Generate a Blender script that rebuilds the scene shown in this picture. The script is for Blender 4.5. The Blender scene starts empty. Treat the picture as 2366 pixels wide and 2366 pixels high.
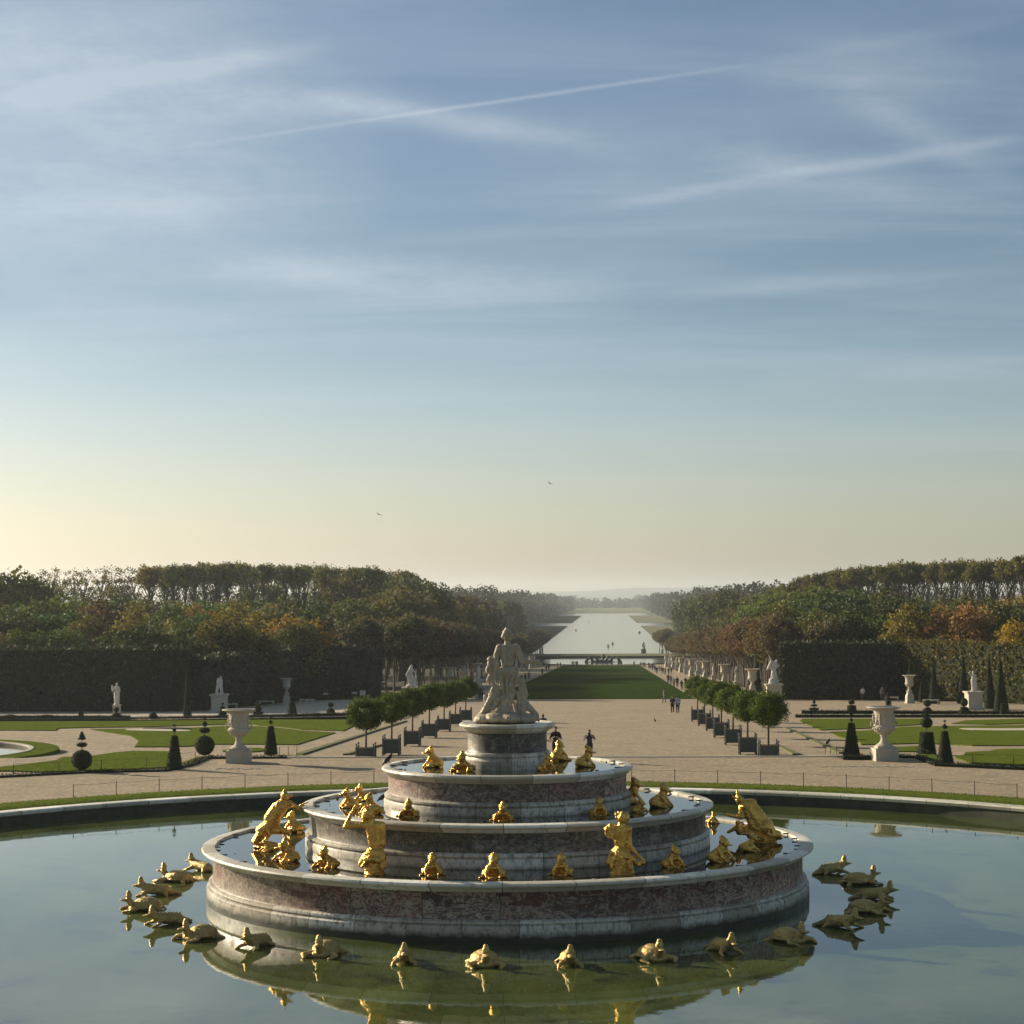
import bpy, bmesh, math, random
import numpy as np
from mathutils import Vector, Matrix, Euler
R = math.radians
C = bpy.context.scene.collection
SC = bpy.context.scene
# ------------------------------------------------------------------ camera, light, sky
EYE = 8.645
YAW, PITCH, ROLL, F = 0.0477, math.atan(197 / 4550), -0.0055, 4550.0
cam_d = bpy.data.cameras.new('camera'); cam = bpy.data.objects.new('camera', cam_d); C.objects.link(cam)
cam_d.sensor_width = 36; cam_d.lens = 36 * F / 2366; cam_d.clip_end = 30000; cam_d.clip_start = 0.5
CAM = Vector((3.147, -61.92, EYE)); cam.location = CAM
MROT = Matrix.Rotation(YAW, 3, 'Z') @ Matrix.Rotation(math.pi / 2 + PITCH, 3, 'X') @ Matrix.Rotation(ROLL, 3, 'Z')
cam.rotation_euler = MROT.to_euler(); SC.camera = cam
SUN_AZ, SUN_EL = R(58), R(19)          # azimuth measured to the left of +Y
SDIR = Vector((-math.sin(SUN_AZ) * math.cos(SUN_EL), math.cos(SUN_AZ) * math.cos(SUN_EL), math.sin(SUN_EL)))
sd = bpy.data.lights.new('sun', 'SUN'); sun = bpy.data.objects.new('sun', sd); C.objects.link(sun)
sd.energy = 5.0; sd.angle = R(0.5); sd.color = (1.0, 0.85, 0.62)
sun.rotation_euler = SDIR.to_track_quat('Z', 'Y').to_euler(); sun.location = (-40, 20, 60)
SC.view_settings.view_transform = 'Standard'; SC.view_settings.look = 'None'
SC.view_settings.exposure = 0.68; SC.view_settings.gamma = 1
SC.render.engine = 'CYCLES'; SC.cycles.use_denoising = True
SC.cycles.max_bounces = 8; SC.cycles.transparent_max_bounces = 12; SC.cycles.volume_bounces = 1


def ray(u, v):
    return (MROT @ Vector(((u - 1183) / F, -(v - 1183) / F, -1))).normalized()


# ------------------------------------------------------------------ node helpers
def nd(nt, typ, **kw):
    n = nt.nodes.new('ShaderNode' + typ)
    for k, v in kw.items(): setattr(n, k, v)
    return n


def lk(nt, a, b): nt.links.new(a, b)


def setin(nt, sock, v):
    if isinstance(v, bpy.types.NodeSocket): nt.links.new(v, sock)
    elif isinstance(v, (tuple, list)) and len(v) == 3 and sock.type == 'RGBA': sock.default_value = (*v, 1)
    else: sock.default_value = v


def mth(nt, op, a, b=0.0, c=None, clamp=False):
    n = nd(nt, 'Math', operation=op); n.use_clamp = clamp
    setin(nt, n.inputs[0], a); setin(nt, n.inputs[1], b)
    if c is not None: setin(nt, n.inputs[2], c)
    return n.outputs[0]


def mix(nt, fac, a, b, mode='MIX'):
    n = nd(nt, 'Mix', data_type='RGBA', blend_type=mode)
    setin(nt, n.inputs[0], fac); setin(nt, n.inputs[6], a); setin(nt, n.inputs[7], b)
    return n.outputs[2]


def noise(nt, vec, scale, detail=4, rough=0.6, dist=0.0):
    n = nd(nt, 'TexNoise'); setin(nt, n.inputs['Vector'], vec)
    n.inputs['Scale'].default_value = scale; n.inputs['Detail'].default_value = detail
    n.inputs['Roughness'].default_value = rough; n.inputs['Distortion'].default_value = dist
    return n.outputs['Fac']


def rng(nt, v, a, b, c=0.0, d=1.0):
    n = nd(nt, 'MapRange'); n.clamp = True
    setin(nt, n.inputs[0], v)
    for i, x in enumerate((a, b, c, d)): n.inputs[i + 1].default_value = x
    return n.outputs[0]


def mapping(nt, vec, scale=(1, 1, 1), rot=(0, 0, 0), loc=(0, 0, 0)):
    n = nd(nt, 'Mapping'); setin(nt, n.inputs[0], vec)
    n.inputs['Scale'].default_value = scale; n.inputs['Rotation'].default_value = rot; n.inputs['Location'].default_value = loc
    return n.outputs[0]


def dot(nt, a, v):
    n = nd(nt, 'VectorMath', operation='DOT_PRODUCT'); setin(nt, n.inputs[0], a); n.inputs[1].default_value = v
    return n.outputs['Value']


# ------------------------------------------------------------------ world: sky, cirrus, vapour trails
W = bpy.data.worlds.new('World'); SC.world = W; W.use_nodes = True
nt = W.node_tree; nt.nodes.clear()
out = nd(nt, 'OutputWorld'); bg = nd(nt, 'Background'); lk(nt, bg.outputs[0], out.inputs[0])
sky = nd(nt, 'TexSky', sky_type='NISHITA'); sky.sun_disc = False
sky.sun_elevation = SUN_EL; sky.sun_rotation = -SUN_AZ
sky.air_density = 1.0; sky.dust_density = 1.3; sky.ozone_density = 2.2; sky.altitude = 120
tc = nd(nt, 'TexCoord'); D_ = tc.outputs['Generated']
sep = nd(nt, 'Separate' + 'XYZ'); lk(nt, D_, sep.inputs[0]); ez = sep.outputs[2]
base = sky.outputs[0]
rp = nd(nt, 'ValToRGB'); lk(nt, mth(nt, 'MULTIPLY', ez, 1.0), rp.inputs[0]); el = rp.color_ramp.elements
stops = [(0.0, (.99, .945, .88)), (.035, (.98, .965, .92)), (.09, (.84, .875, .93)), (.15, (.65, .71, .75)), (.29, (.72, .75, .76)), (.6, (.84, .82, .68)), (1.0, (.86, .84, .66))]
while len(el) < len(stops): el.new(.5)
for e_, (p_, c_) in zip(el, stops): e_.position = p_; e_.color = (*c_, 1)
base = mix(nt, 1.0, base, rp.outputs[0], 'MULTIPLY')
hs = nd(nt, 'HueSaturation'); lk(nt, rng(nt, ez, 0.0, .13, .78, 1.0), hs.inputs['Saturation']); lk(nt, base, hs.inputs['Color']); base = hs.outputs[0]
# cirrus: noise on a plane high above, stretched along the wind
zc = mth(nt, 'ADD', ez, 0.12)
cx = nd(nt, 'CombineXYZ'); lk(nt, mth(nt, 'DIVIDE', sep.outputs[0], zc), cx.inputs[0]); lk(nt, mth(nt, 'DIVIDE', sep.outputs[1], zc), cx.inputs[1])
pl = mapping(nt, cx.outputs[0], (0.55, 2.1, 1), (0, 0, R(-16)))
n1 = noise(nt, pl, 1.1, 7, 0.55, 0.5)
n2 = noise(nt, mapping(nt, cx.outputs[0], (0.8, 3.0, 1), (0, 0, R(14)), (3, 1, 0)), 1.6, 6, 0.6, 0.3)
cir = mth(nt, 'MULTIPLY', rng(nt, n1, 0.44, 0.78), 0.40)
cir = mth(nt, 'ADD', cir, mth(nt, 'MULTIPLY', rng(nt, n2, 0.48, 0.85), 0.15))
wob = noise(nt, D_, 9.0, 4, 0.6)
frag = noise(nt, mapping(nt, D_, (22, 22, 60)), 1.0, 6, 0.7)


def trail(p, q, width, amp, wb, f0=0.1, f1=0.1, ragged=0.6):
    a, b = ray(*p), ray(*q)
    n = a.cross(b).normalized(); t = (b - a).normalized()
    ta, tb = a.dot(t), b.dot(t); L = tb - ta
    dd = mth(nt, 'ADD', dot(nt, D_, tuple(n)), mth(nt, 'MULTIPLY', mth(nt, 'SUBTRACT', wob, 0.5), wb))
    g = mth(nt, 'DIVIDE', mth(nt, 'ABSOLUTE', dd), width)
    g = mth(nt, 'POWER', 2.718, mth(nt, 'MULTIPLY', mth(nt, 'MULTIPLY', g, g), -1.0))
    al = dot(nt, D_, tuple(t))
    g = mth(nt, 'MULTIPLY', g, rng(nt, al, ta - L * 0.02, ta + L * f0))
    g = mth(nt, 'MULTIPLY', g, rng(nt, al, tb + L * 0.02, tb - L * f1))
    g = mth(nt, 'MULTIPLY', g, mth(nt, 'ADD', 1 - ragged, mth(nt, 'MULTIPLY', rng(nt, frag, 0.3, 0.7), ragged)))
    return mth(nt, 'MULTIPLY', g, amp)


tr = None
for a in [((265, 362), (1790, 142), 0.0010, 0.36, 0.001, 0.45, 0.25, 0.4), ((0, 226), (760, 108), 0.0045, 0.75, 0.006, 0.1, 0.4),
          ((0, 262), (1000, 240), 0.008, 0.16, 0.006), ((420, 195), (1500, 340), 0.0065, 0.48, 0.008, 0.3, 0.3),
          ((1150, 520), (2366, 316), 0.0032, 0.34, 0.006, 0.4, 0.05), ((1450, 350), (2366, 480), 0.010, 0.28, 0.012, 0.4, 0.3),
          ((1750, 150), (2366, 40), 0.004, 0.12, 0.004, 0.2, 0.2), ((1940, 210), (2366, 420), 0.008, 0.30, 0.02, 0.3, 0.4),
          ((-200, 460), (900, 470), 0.030, 0.62, 0.03, 0.1, 0.5), ((-200, 90), (900, 250), 0.034, 0.62, 0.04, 0.1, 0.5),
          ((350, 620), (1450, 680), 0.011, 0.62, 0.012, 0.3, 0.4), ((0, 660), (700, 740), 0.008, 0.22, 0.02, 0.2, 0.5),
          ((1350, 700), (2366, 625), 0.0035, 0.18, 0.004, 0.4, 0.2), ((1750, 880), (2366, 850), 0.006, 0.10, 0.004),
          ((1700, 180), (2300, 200), 0.02, 0.25, 0.03, 0.4, 0.4), ((1000, 300), (2100, 420), 0.03, 0.20, 0.03, 0.4, 0.4)]:
    g = trail(*a); tr = g if tr is None else mth(nt, 'ADD', tr, g)
cl = mth(nt, 'ADD', mth(nt, 'MULTIPLY', cir, rng(nt, ez, 0.03, 0.15)), tr)
cl = mth(nt, 'MINIMUM', mth(nt, 'MULTIPLY', cl, 1.25), 0.85)
cloudcol = mix(nt, 0.50, base, (6.6, 7.0, 7.4))
base = mix(nt, cl, base, cloudcol)
lk(nt, base, bg.inputs[0]); bg.inputs[1].default_value = 0.073

# ------------------------------------------------------------------ geometry helpers
KN = [(-1e5, 0.0), (45.0, 0.0), (45.5, -0.50), (197.0, -4.75), (636.0, -15.5), (640.0, -15.5), (641, -15.9), (725.0, -15.9), (725.6, -15.0), (790.0, -15.9), (800.0, -16.6), (1e6, -16.6)]


def tz(Y):
    for (a, za), (b, zb) in zip(KN, KN[1:]):
        if Y <= b: return za + (zb - za) * (Y - a) / (b - a)
    return -16.6


def gp(u, v):
    d = ray(u, v)
    for (a, za), (b, zb) in zip(KN, KN[1:]):
        s = (zb - za) / (b - a)
        # CAM.z + t dz = za + s*(CAM.y + t dy - a)
        den = d.z - s * d.y
        if abs(den) < 1e-9: continue
        t = (za + s * (CAM.y - a) - CAM.z) / den
        Y = CAM.y + t * d.y
        if t > 0 and a <= Y <= b: return CAM + d * t
    return None


def pz(u, v, z):
    d = ray(u, v); t = (z - CAM.z) / d.z
    return CAM + d * t


def dep(p): return (Vector(p) - CAM).dot(MROT @ Vector((0, 0, -1)))


FW = Vector((-math.sin(YAW), math.cos(YAW), 0)); RT = Vector((math.cos(YAW), math.sin(YAW), 0))


def at(u, Dp):
    p = CAM + RT * ((u - 1183) / F * Dp) + FW * Dp
    p.z = tz(p.y); return p


def ztop(u, v, Dp): return EYE - (v - (1380 - .0055 * (u - 1183))) / F * Dp


def mesh_obj(name, verts, faces, mt=None, parent=None, smooth=False):
    me = bpy.data.meshes.new(name); me.from_pydata([tuple(v) for v in verts], [], faces); me.update()
    if smooth: me.shade_smooth()
    return link(name, me, mt, parent)


def link(name, me, mt=None, parent=None):
    o = bpy.data.objects.new(name, me); C.objects.link(o)
    if mt is not None:
        me.materials.clear(); me.materials.append(mt)
    if parent: o.parent = parent
    return o


def bm_obj(name, bm, mt=None, parent=None, smooth=False):
    me = bpy.data.meshes.new(name); bm.normal_update(); bm.to_mesh(me); bm.free()
    if smooth: me.shade_smooth()
    return link(name, me, mt, parent)


def empty(name, loc=(0, 0, 0), rz=0.0, s=1.0):
    o = bpy.data.objects.new(name, None); C.objects.link(o); o.location = loc; o.rotation_euler = (0, 0, rz); o.scale = (s, s, s)
    o.empty_display_size = 0.2; return o


def tag(o, label, cat, group=None, kind=None):
    if label: o['label'] = label
    if cat: o['category'] = cat
    if group: o['group'] = group
    if kind: o['kind'] = kind
    return o


def struct(o): o['kind'] = 'structure'; return o


def stuff(o, label, cat): o['kind'] = 'stuff'; o['label'] = label; o['category'] = cat; return o


def kids(o): return [c for c in bpy.data.objects if c.parent == o]


def copy_tree(o, loc=None, rz=None, s=None, _ch=None):
    c = o.copy(); C.objects.link(c)
    if loc is not None: c.location = loc
    if rz is not None: c.rotation_euler = (0, 0, rz)
    if s is not None: c.scale = (s, s, s) if isinstance(s, (int, float)) else s
    for ch in (_ch if _ch is not None else o.children):
        d = ch.copy(); C.objects.link(d); d.parent = c
        for g in ch.children:
            e = g.copy(); C.objects.link(e); e.parent = d
    return c


def lathe(prof, seg=128, a0=0.0, a1=2 * math.pi, close=False):
    vs, fs = [], []; full = abs(a1 - a0 - 2 * math.pi) < 1e-6
    n = seg if full else seg + 1; m = len(prof)
    for i in range(n):
        a = a0 + (a1 - a0) * i / seg
        for r, z in prof: vs.append((r * math.cos(a), r * math.sin(a), z))
    for i in range(seg):
        j = (i + 1) % n
        for k in range(m - 1): fs.append((i * m + k, j * m + k, j * m + k + 1, i * m + k + 1))
        if close: fs.append((i * m + m - 1, j * m + m - 1, j * m, i * m))
    return vs, fs


def lathe_obj(name, prof, mt, parent=None, seg=128, smooth=True, close=False, loc=None):
    v, f = lathe(prof, seg, close=close); o = mesh_obj(name, v, f, mt, parent, False)
    if smooth:
        for p in o.data.polygons: p.use_smooth = True
        o.data.set_sharp_from_angle(angle=R(38))
    if loc: o.location = loc
    return o


def box(bm, c, s, rz=0.0):
    M = Matrix.Translation(c) @ Matrix.Rotation(rz, 4, 'Z') @ Matrix.Diagonal((s[0], s[1], s[2], 1))
    bmesh.ops.create_cube(bm, size=1, matrix=M)


def capsule(p0, p1, r0, r1, seg=14):
    p0, p1 = Vector(p0), Vector(p1); ax = p1 - p0; L = ax.length
    q = ax.to_track_quat('Z', 'Y') if L > 1e-6 else Vector((0, 0, 1)).to_track_quat('Z', 'Y')
    rings = []
    for k in range(1, 5): a = math.pi / 2 * (k / 4); rings.append((r0 * math.sin(a), -r0 * math.cos(a)))
    for k in range(0, 4): a = math.pi / 2 * (k / 4); rings.append((r1 * math.cos(a), L + r1 * math.sin(a)))
    vs = [p0 + q @ Vector((0, 0, -r0))]
    for r, z in rings:
        for i in range(seg):
            a = 2 * math.pi * i / seg; vs.append(p0 + q @ Vector((r * math.cos(a), r * math.sin(a), z)))
    vs.append(p0 + q @ Vector((0, 0, L + r1))); fs = []
    for i in range(seg): fs.append((0, 1 + (i + 1) % seg, 1 + i))
    for k in range(len(rings) - 1):
        for i in range(seg):
            a = 1 + k * seg + i; b = 1 + k * seg + (i + 1) % seg; fs.append((a, b, b + seg, a + seg))
    l = 1 + (len(rings) - 1) * seg; e = len(vs) - 1
    for i in range(seg): fs.append((l + i, l + (i + 1) % seg, e))
    return vs, fs


def sculpt_mesh(name, prims, vox, smooth=2, disp=0.0, dscale=0.12):
    """prims: ('c',p0,p1,r0,r1) tapered limb, ('e',centre,(rx,ry,rz)[,rot]) swelling; fused into one surface"""
    V, Fc = [], []
    for p in prims:
        if p[0] == 'c': v, f = capsule(*p[1:5])
        else:
            v, f = capsule((0, 0, 0), (0, 0, 1e-4), 1, 1, 18)
            rot = Euler(p[3]).to_matrix() if len(p) > 3 else Matrix.Identity(3)
            v = [Vector(p[1]) + rot @ Vector((a.x * p[2][0], a.y * p[2][1], a.z * p[2][2])) for a in v]
        o = len(V); V += v; Fc += [tuple(i + o for i in g) for g in f]
    ob = mesh_obj('tmp', V, Fc)
    m = ob.modifiers.new('r', 'REMESH'); m.mode = 'VOXEL'; m.voxel_size = vox; m.use_smooth_shade = True
    if smooth:
        s = ob.modifiers.new('s', 'SMOOTH'); s.factor = 0.5; s.iterations = smooth
    if disp:
        tx = bpy.data.textures.new('t', 'CLOUDS'); tx.noise_scale = dscale; tx.noise_depth = 2
        d = ob.modifiers.new('d', 'DISPLACE'); d.texture = tx; d.strength = disp; d.mid_level = 0.5; d.texture_coords = 'LOCAL'
    dg = bpy.context.evaluated_depsgraph_get()
    me = bpy.data.meshes.new_from_object(ob.evaluated_get(dg)); me.name = name; me.materials.clear()
    for p in me.polygons: p.use_smooth = True
    bpy.data.objects.remove(ob); return me


def sculpt(name, prims, vox, mt, parent=None, smooth=2, disp=0.0, dscale=0.12):
    return link(name, sculpt_mesh(name, prims, vox, smooth, disp, dscale), mt, parent)


def quads_mesh(name, cen, size, rs, shade=None, flat=0.0):
    """many small leaf-like faces; cen (n,3), size scalar/array; shade per face stored as an attribute"""
    n = len(cen); rs_ = rs
    u = rs_.normal(size=(n, 3)); u[:, 2] *= (1 - flat); u /= np.linalg.norm(u, axis=1)[:, None]
    w = rs_.normal(size=(n, 3)); w -= (w * u).sum(1)[:, None] * u; w /= np.linalg.norm(w, axis=1)[:, None]
    s = (np.ones(n) * size)[:, None]; asp = rs_.uniform(.55, .9, (n, 1))
    v = np.empty((n, 4, 3)); v[:, 0] = cen - u * s * .5; v[:, 1] = cen + w * s * .5 * asp; v[:, 2] = cen + u * s * .5; v[:, 3] = cen - w * s * .5 * asp
    me = bpy.data.meshes.new(name); me.vertices.add(4 * n); me.vertices.foreach_set('co', v.reshape(-1))
    me.loops.add(4 * n); me.loops.foreach_set('vertex_index', np.arange(4 * n, dtype=np.int32))
    me.polygons.add(n); me.polygons.foreach_set('loop_start', np.arange(0, 4 * n, 4, dtype=np.int32))
    me.polygons.foreach_set('loop_total', np.full(n, 4, dtype=np.int32))
    if shade is None: shade = rs_.uniform(0, 1, n)
    at_ = me.attributes.new('tone', 'FLOAT', 'FACE'); at_.data.foreach_set('value', shade.astype(np.float32))
    me.update(calc_edges=True); me.validate(); return me


# ------------------------------------------------------------------ materials
def newmat(name, rough=0.8, metal=0.0, spec=0.4):
    m = bpy.data.materials.new(name); m.use_nodes = True; t = m.node_tree
    b = t.nodes['Principled BSDF']; b.inputs['Roughness'].default_value = rough; b.inputs['Metallic'].default_value = metal
    b.inputs['Specular IOR Level'].default_value = spec
    return m, t, b


def bump(t, b, h, strength, dist=0.05):
    n = nd(t, 'Bump'); n.inputs['Strength'].default_value = strength; n.inputs['Distance'].default_value = dist
    lk(t, h, n.inputs['Height']); lk(t, n.outputs[0], b.inputs['Normal'])


def oc(t): return nd(t, 'TexCoord').outputs['Object']


def geo(t): return nd(t, 'NewGeometry').outputs['Position']


def noisy(name, cols, scales, rough=0.85, bmp=(0, 1), spec=0.3, world=True, pat=None):
    m, t, b = newmat(name, rough, 0, spec); p = geo(t) if world else oc(t)
    c = cols[0]
    for i, col in enumerate(cols[1:]):
        n = noise(t, p, scales[i], 5, 0.65); c = mix(t, rng(t, n, 0.36, 0.66), c, col)
    lk(t, c, b.inputs['Base Color'])
    if bmp[0]: bump(t, b, noise(t, p, bmp[1], 6, 0.7), bmp[0])
    return m


M = {}
M['gravel'] = noisy('gravel', [(.37, .290, .185), (.53, .40, .26), (.23, .19, .13), (.48, .37, .24), (.18, .15, .11)], [.12, .45, 1.2, 4.0], .92, (.9, 7))
M['path'] = noisy('pale_gravel', [(.42, .36, .29), (.48, .41, .33)], [.8, 6], .92, (.3, 9))
M['grass'] = noisy('grass', [(.100, .140, .022), (.160, .180, .032), (.064, .102, .016), (.172, .188, .036), (.066, .100, .016)], [.15, .8, 2.5, 8], 1.0, (1, 9), .0)
M['lawn_shaded'] = noisy('lawn', [(.028, .056, .009), (.044, .072, .012), (.022, .045, .008)], [.05, .6, 6], 1.0, (.7, 8), .0)  # darker copy of the grass, with the trees' shade put into its colour
M['drygrass'] = noisy('dry_grass', [(.13, .13, .055), (.17, .145, .07), (.10, .11, .045)], [.05, .4, 3], .95, (.4, 4), .2)
M['floor'] = noisy('leaf_litter', [(.045, .040, .022), (.03, .034, .016), (.06, .045, .025)], [.3, 1.5, 7], .95, (.5, 4), .2)
M['field'] = noisy('field', [(.10, .12, .045), (.13, .125, .06), (.08, .10, .04)], [.004, .02, .2], .95, (0, 1), .2)
M['hill'] = noisy('hill', [(.06, .075, .05), (.09, .09, .06)], [.002, .01], .95)
M['stone'] = noisy('white_stone', [(.54, .49, .40), (.45, .40, .31), (.58, .54, .45), (.38, .34, .26)], [1.2, 5, 25], .75, (.25, 30), .3, False)
M['statue'] = noisy('statue_marble', [(.56, .53, .47), (.44, .41, .36), (.62, .59, .53)], [2.0, 9], .6, (.2, 20), .3, False)
M['bark'] = noisy('bark', [(.085, .068, .05), (.05, .042, .032), (.12, .10, .075)], [3, 14], .95, (.6, 18), .2, False)
M['palebark'] = noisy('pale_bark', [(.17, .14, .10), (.10, .085, .06), (.24, .20, .15)], [1.0, 5], .95, (.4, 10), .2, False)
M['tub'] = noisy('tub_paint', [(.052, .066, .058), (.040, .052, .046), (.065, .078, .068)], [3, 20], .6, (.1, 30), .4, False)
M['tubpost'] = noisy('tub_post_paint', [(.10, .115, .10), (.07, .08, .07)], [6], .6, (0, 1), .4, False)
M['soil'] = noisy('soil', [(.05, .035, .022), (.03, .022, .015)], [8], .95, (.5, 20))
M['rust'] = noisy('rusty_iron', [(.085, .045, .028), (.05, .03, .02)], [9], .8, (0, 1), .4)
M['lead'] = noisy('lead', [(.05, .052, .055), (.09, .09, .09)], [7], .6, (.1, 20), .5)
M['crow'] = noisy('black_feathers', [(.012, .012, .014), (.02, .02, .024)], [20], .5, (0, 1), .5, False)
M['bronze'] = noisy('dark_bronze', [(.030, .034, .028), (.05, .05, .035)], [.5, 2], .5, (0, 1), .5)


def leafmat(name, cols=None, obj_tint=True, trans=0.25):
    m = bpy.data.materials.new(name); m.use_nodes = True; t = m.node_tree; t.nodes.clear()
    o = nd(t, 'OutputMaterial'); a = nd(t, 'Attribute'); a.attribute_name = 'tone'
    f = a.outputs['Fac']
    if obj_tint:
        oi = nd(t, 'ObjectInfo'); c1 = oi.outputs['Color']
        dark = mix(t, 1.0, c1, (.55, .60, .56), 'MULTIPLY'); lite = mix(t, 1.0, c1, (2.1, 1.95, 1.5), 'MULTIPLY')
        c = mix(t, f, dark, lite)
    else: c = mix(t, f, cols[0], cols[1])
    if cols and len(cols) > 2: c = mix(t, rng(t, noise(t, geo(t), .6, 4), .5, .65), c, cols[2])
    df = nd(t, 'BsdfPrincipled'); df.inputs['Roughness'].default_value = .75; df.inputs['Specular IOR Level'].default_value = .25
    lk(t, c, df.inputs['Base Color']); tl = nd(t, 'BsdfTranslucent'); lk(t, mix(t, 1.0, c, (1.25, 1.25, .65), 'MULTIPLY'), tl.inputs[0])
    ms = nd(t, 'MixShader'); ms.inputs[0].default_value = trans; lk(t, df.outputs[0], ms.inputs[1]); lk(t, tl.outputs[0], ms.inputs[2])
    lk(t, ms.outputs[0], o.inputs[0]); return m


M['leaf'] = leafmat('tree_leaves')
M['wood'] = leafmat('wood_leaves', [(.026, .036, .018), (.062, .062, .028), (.085, .058, .026)], False, .15)
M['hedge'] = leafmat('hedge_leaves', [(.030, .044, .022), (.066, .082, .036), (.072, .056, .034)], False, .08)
M['hedgelit'] = leafmat('sunlit_autumn_hedge_leaves', [(.05, .055, .016), (.14, .12, .03), (.12, .075, .025)], False, .25)  # brighter, yellower hedge leaves: autumn tone plus sunlight put into the colour
M['box'] = leafmat('boxwood_leaves', [(.010, .018, .008), (.028, .040, .014)], False, .05)
M['orange'] = leafmat('orange_leaves', [(.030, .062, .012), (.150, .200, .035)], False, .2)
M['hedgecore'] = noisy('hedge_core', [(.022, .030, .017), (.038, .047, .025)], [1.2], .95, (.6, 6), .1)


def nd_rand(t, cell):
    w = nd(t, 'TexWhiteNoise', noise_dimensions='1D'); lk(t, mth(t, 'ADD', cell, 37.3), w.inputs['W']); return w.outputs['Value']


def marble(name, kind, N, zoff=0.0, streak=True, seed=0.0):
    m, t, b = newmat(name, .45, 0, .45); cop = kind == 'white' and not streak; p = oc(t); s = nd(t, 'SeparateXYZ'); lk(t, p, s.inputs[0])
    ang = mth(t, 'MULTIPLY', mth(t, 'ADD', mth(t, 'ARCTAN2', s.outputs[1], s.outputs[0]), 3.1416 + seed), N / 6.2832)
    cell = mth(t, 'FLOOR', ang); fr = mth(t, 'FRACT', ang)
    wn = nd(t, 'TexWhiteNoise', noise_dimensions='1D'); lk(t, cell, wn.inputs['W']); rv = wn.outputs['Value']; rc = wn.outputs['Color']
    joint = mth(t, 'MULTIPLY', rng(t, fr, 0.0, .012, 0, 1), rng(t, fr, 1.0, .988, 0, 1))
    off = nd(t, 'VectorMath', operation='MULTIPLY_ADD'); lk(t, rc, off.inputs[0]); off.inputs[1].default_value = (30, 30, 30); lk(t, p, off.inputs[2])
    q = off.outputs[0]
    if kind == 'white':
        c = mix(t, noise(t, q, 1.3, 6, .7), (.62, .58, .48), (.40, .365, .29))
        c = mix(t, mth(t, 'MULTIPLY', rng(t, rv, .3, .9), .6), c, (.74, .72, .66))
        c = mix(t, rng(t, noise(t, q, 4, 7, .8), .52 if cop else .50, .72 if cop else .66), c, (.20, .18, .14))
        if cop: c = mix(t, 1.0, c, (1.22, 1.24, 1.24), 'MULTIPLY')
        if streak:
            cx_ = nd(t, 'CombineXYZ'); lk(t, mth(t, 'MULTIPLY', ang, 5.0), cx_.inputs[0]); lk(t, mth(t, 'MULTIPLY', s.outputs[2], 1.2), cx_.inputs[2])
            st = rng(t, noise(t, cx_.outputs[0], 3.2, 5, .7), .52, .64); c = mix(t, mth(t, 'MULTIPLY', st, .75), c, (.07, .065, .05))
            alg = rng(t, mth(t, 'ADD', s.outputs[2], mth(t, 'MULTIPLY', noise(t, q, 2.5, 5), .25)), zoff + .26, zoff + .08)
            c = mix(t, alg, c, (.030, .034, .018))
    else:
        if kind == 'red': A, B_, V_ = (.21, .058, .040), (.12, .075, .055), (.50, .40, .31)
        else: A, B_, V_ = (.050, .052, .036), (.095, .062, .046), (.34, .32, .25)
        c = mix(t, rng(t, rv, .3, .9), A, B_)
        v1 = noise(t, q, 1.1, 8, .78, 1.2); v2 = noise(t, mapping(t, q, (1, 1, 2)), 1.6, 9, .72, 1.2)
        c = mix(t, rng(t, v1, .45, .62), c, (.07, .045, .042) if kind == 'red' else (.045, .05, .038))
        vein = mth(t, 'ABSOLUTE', mth(t, 'SUBTRACT', v2, .5)); vein = rng(t, vein, .045, .0)
        c = mix(t, mth(t, 'MULTIPLY', vein, .85 if kind == 'red' else .6), c, V_)
        c = mix(t, mth(t, 'MULTIPLY', rng(t, noise(t, q, 3.0, 7, .82), .53, .60), .75), c, V_)
        c = mix(t, mth(t, 'MULTIPLY', rng(t, noise(t, q, 9, 5, .8), .52, .58), .7), c, (.055, .04, .04))
    c = mix(t, 1.0, c, mix(t, nd_rand(t, cell), (.66, .64, .60), (1.12, 1.12, 1.12)), 'MULTIPLY')
    c = mix(t, joint, (.04, .037, .03), c)
    lk(t, c, b.inputs['Base Color']); lk(t, rng(t, noise(t, p, 3, 4), .3, .7, .32, .65), b.inputs['Roughness'])
    bump(t, b, noise(t, p, 22, 5, .7), .15, .03); return m


M['w1'] = marble('white_marble_lower', 'white', 38, -.36); M['w1c'] = marble('white_marble_coping', 'white', 30, -9, False, .07)
M['w2'] = marble('white_marble_middle', 'white', 24, .97, True, .05); M['w2c'] = marble('white_marble_middle_coping', 'white', 22, -9, False, .11)
M['w3'] = marble('white_marble_upper', 'white', 18, 2.14, True, .02); M['w3c'] = marble('white_marble_upper_coping', 'white', 16, -9, False, .15)
M['r1'] = marble('red_marble_lower', 'red', 27, 0, False, .03); M['g2'] = marble('green_marble_middle', 'green', 19, 0, False, .2)
M['r3'] = marble('red_marble_upper', 'red', 11, 0, False, .33); M['g4'] = marble('green_marble_pedestal', 'green', 7, 0, False, .1)


def goldmat(name, c1, c2, r0, metal, gr=.35):
    m, t, b = newmat(name, r0, metal, .5); p = oc(t)
    n = noise(t, p, 5, 6, .7); c = mix(t, rng(t, n, .35, .7), c1, c2)
    c = mix(t, mth(t, 'MULTIPLY', rng(t, noise(t, p, 13, 5, .7), .55, .7), gr), c, (.10, .055, .02))
    lk(t, c, b.inputs['Base Color']); lk(t, rng(t, n, .3, .7, r0 - .08, r0 + .20), b.inputs['Roughness'])
    bump(t, b, noise(t, p, 9, 6, .65), .8, .06); return m


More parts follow.
